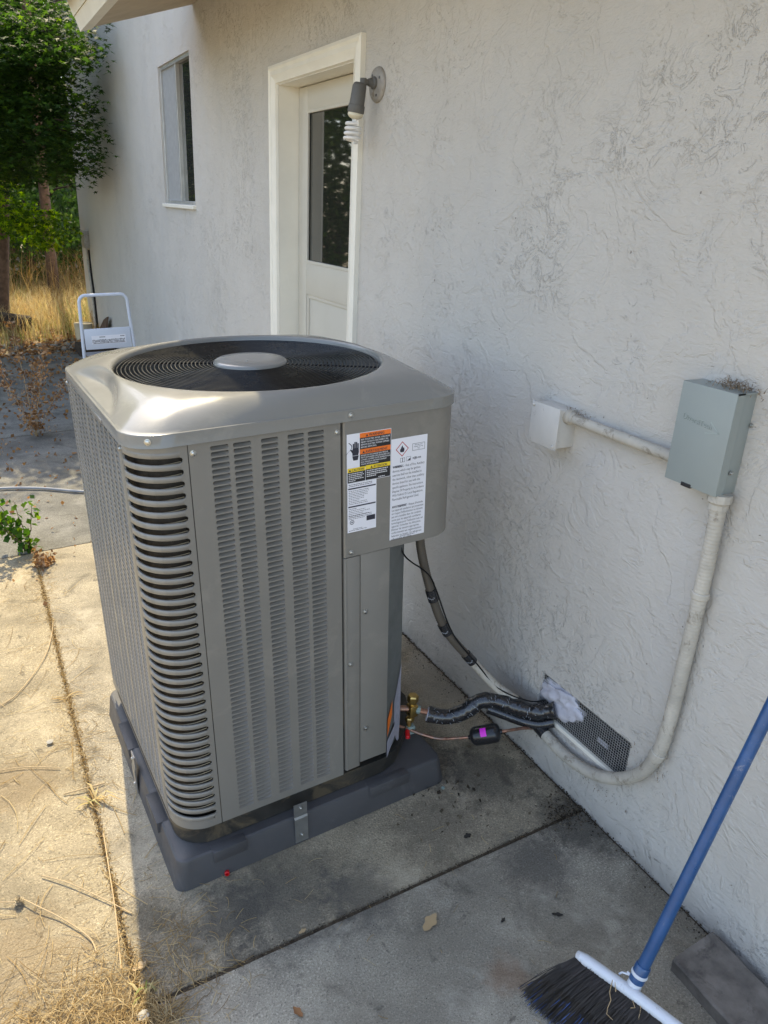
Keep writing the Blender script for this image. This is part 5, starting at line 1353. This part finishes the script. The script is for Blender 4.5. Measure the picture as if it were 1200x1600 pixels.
crumbs(1100, lambda r_, n: np.stack([r_.uniform(-2.2, -.2, n), 8.0-np.abs(r_.normal(0, 1.9, n))], 1), .03, 'dead_leaf', 'slab_leaf_litter', 117)
crumbs(160, lambda r_, n: np.stack([r_.uniform(-1.9, -.9, n), r_.uniform(2.6, 5.2, n)], 1), .016, 'dead_leaf', 'small_leaf_litter', 118)
crumbs(60, lambda r_, n: np.stack([-.30+r_.normal(0, .10, n), .62+r_.normal(0, .09, n)], 1), .012, 'grit', 'dark_crumbs', 116)
# single fallen leaves and small finds
def dead_leaf(x, y, s, rot, mat, label, curl=.25, asp=.45):
    m = MB(); N_ = 8; 
    for i in range(N_+1):
        t = i/N_; w = asp*math.sin(math.pi*min(1, t*1.02))**.7*(1+.25*math.sin(t*14)); 
        for j, k in enumerate((-1, -.5, 0, .5, 1)): m.v.append(((t-.5)*s, w*k*s*.5, .003+curl*s*(abs(k)*.35*w+.3*(t-.5)**2)))
    for i in range(N_):
        for j in range(4): a = i*5+j; m.f.append((a, a+1, a+6, a+5))
    return m.build('fallen_leaf', mat, smooth=True, label=label, cat='leaf', group='fallen leaves on the slab', mw=M_SLAB @ Matrix.Translation((x, y, .001)) @ Matrix.Rotation(rot, 4, 'Z'))
dead_leaf(-.593, .278, .060, .5, 'leaf_tan', 'curled tan leaf in the middle of the front slab')
dead_leaf(-.963, .225, .032, 1.9, 'leaf_brown', 'small dark red-brown leaf on the front slab near the shadow edge')
dead_leaf(-1.36, .36, .045, .3, 'leaf_orange', 'orange leaf on the straw in the sun, leftmost')
dead_leaf(-1.345, .32, .030, 1.2, 'leaf_orange', 'smaller orange leaf at the lower left photo edge')
dead_leaf(-1.245, .49, .040, .1, 'leaf_tan', 'yellow-tan leaf in the straw near the joint')
dead_leaf(-.88, .40, .022, .2, 'leaf_tan', 'tiny tan leaf just above the cross joint')
dead_leaf(-.36, .46, .026, .1, 'dropping', 'dark oval leaf between pad and cross joint', asp=.6)
dead_leaf(-.30, .15, .030, -.6, 'dropping', 'dark slender leaf on the slab above the broom head', asp=.35)
dead_leaf(-.43, .20, .018, .4, 'dropping', 'little dark leaf left of the broom')
m = MB(); m.lathe([(.0055, 0), (.0063, .002), (.0063, .012), (.0048, .013), (.0044, .005)], (0, 0, 0), (-.25, -.9, .25), 14)
m.build('plastic_cap', 'red_plastic', smooth=30, label='small red plastic cap on the slab in front of the pad corner', cat='cap', mw=M_SLAB @ Matrix.Translation((-.99, .650, .0065)))
m = MB(); m.tube([(0, 0, .002), (.022, .008, .004), (.045, .014, .002)], .0011, 5); m.build('twig', 'leaf_tan', label='pale twig beside the red cap', cat='twig', mw=M_SLAB @ Matrix.Translation((-.98, .650, .001)))
m = MB(); random.seed(5)
for i in range(150):
    d = Vector([random.gauss(0, 1) for _ in range(3)]).normalized(); p = Vector((0, 0, .010))+d*random.uniform(.002, .009); w = d.cross(Vector((.3, .2, 1))).normalized()*.0016
    m.add([p-w, p+w, p+d*.005+w*.6, p+d*.0055-w*.6], [(0, 1, 2, 3)])
sh = thing('seed_head', 'dried pale seed head on a long bent stalk in the sun', 'seed head', mw=M_SLAB @ Matrix.Translation((-1.478, .80, 0)))
m.build('head', 'seed_head', sh, smooth=50)
m = MB(); m.tube(catmull([(.01, 0, .010), (.04, -.04, .012), (.09, -.10, .006), (.14, -.18, .004), (.15, -.23, .003)], 5), .0017, 6); m.build('stalk', 'leaf_tan', sh, smooth=True)
m = MB(); m.tube(catmull([(-.01, 0, .010), (-.08, .03, .008), (-.2, .03, .004)], 5), .0015, 6); m.build('stalk', 'leaf_tan', sh, smooth=True)
def stem(pts_, r, label): 
    m = MB(); m.tube(catmull(pts_, 6), r, 6); m.build('dry_stem', 'leaf_tan', smooth=True, label=label, cat='stem', group='dry stems on the sunlit slab', mw=M_SLAB)
stem([(-1.255, .93, .004), (-1.262, .80, .006), (-1.27, .66, .004), (-1.285, .50, .006)], .0017, 'long straight dry stem lying along the joint in the sun')
stem([(-1.42, .86, .004), (-1.36, .80, .007), (-1.28, .70, .004), (-1.235, .64, .003)], .0016, 'dry stem crossing the long stem at an angle')
stem([(-1.25, 2.2, .003), (-1.30, 1.95, .006), (-1.42, 1.72, .005), (-1.52, 1.66, .003)], .0017, 'dry stem arcing left from the joint behind')
stem([(-1.60, 1.34, .003), (-1.45, 1.32, .005), (-1.33, 1.26, .004)], .0014, 'thin dry stem left of the rear tuft')
stem([(-1.335, 1.14, .003), (-1.28, 1.13, .008), (-1.22, 1.13, .004)], .0019, 'short thick dry stem over the yellow-green tuft')
m = MB(); m.lathe([(.002, 0), (.010, .003), (.011, .006), (.003, .009)], (0, 0, 0), (0, 0, 1), 9); m.build('pebble', 'stone_pale', smooth=50, label='pale pebble on the sunlit slab', cat='pebble', group='pebbles on the slab', mw=M_SLAB @ Matrix.Translation((-1.345, 1.40, 0)))
m = MB(); m.lathe([(.002, 0), (.012, .003), (.013, .008), (.003, .012)], (0, 0, 0), (0, 0, 1), 9); m.build('pebble', 'stone_pale', smooth=50, label='white stone in the straw at the bottom edge', cat='pebble', group='pebbles on the slab', mw=M_SLAB @ Matrix.Translation((-1.262, .37, 0)))
m = MB(); m.lathe([(.002, 0), (.005, .002), (.006, .007), (.002, .010)], (0, 0, 0), (.3, .2, 1), 7); m.build('foam_crumb', 'brass_tarnish', smooth=50, label='pale green crumb at the right front pad corner', cat='crumb', mw=M_SLAB @ Matrix.Translation((-.325, .645, 0)))
print('objects', len(bpy.data.objects), 'tris', sum(len(m.polygons) for m in bpy.data.meshes))
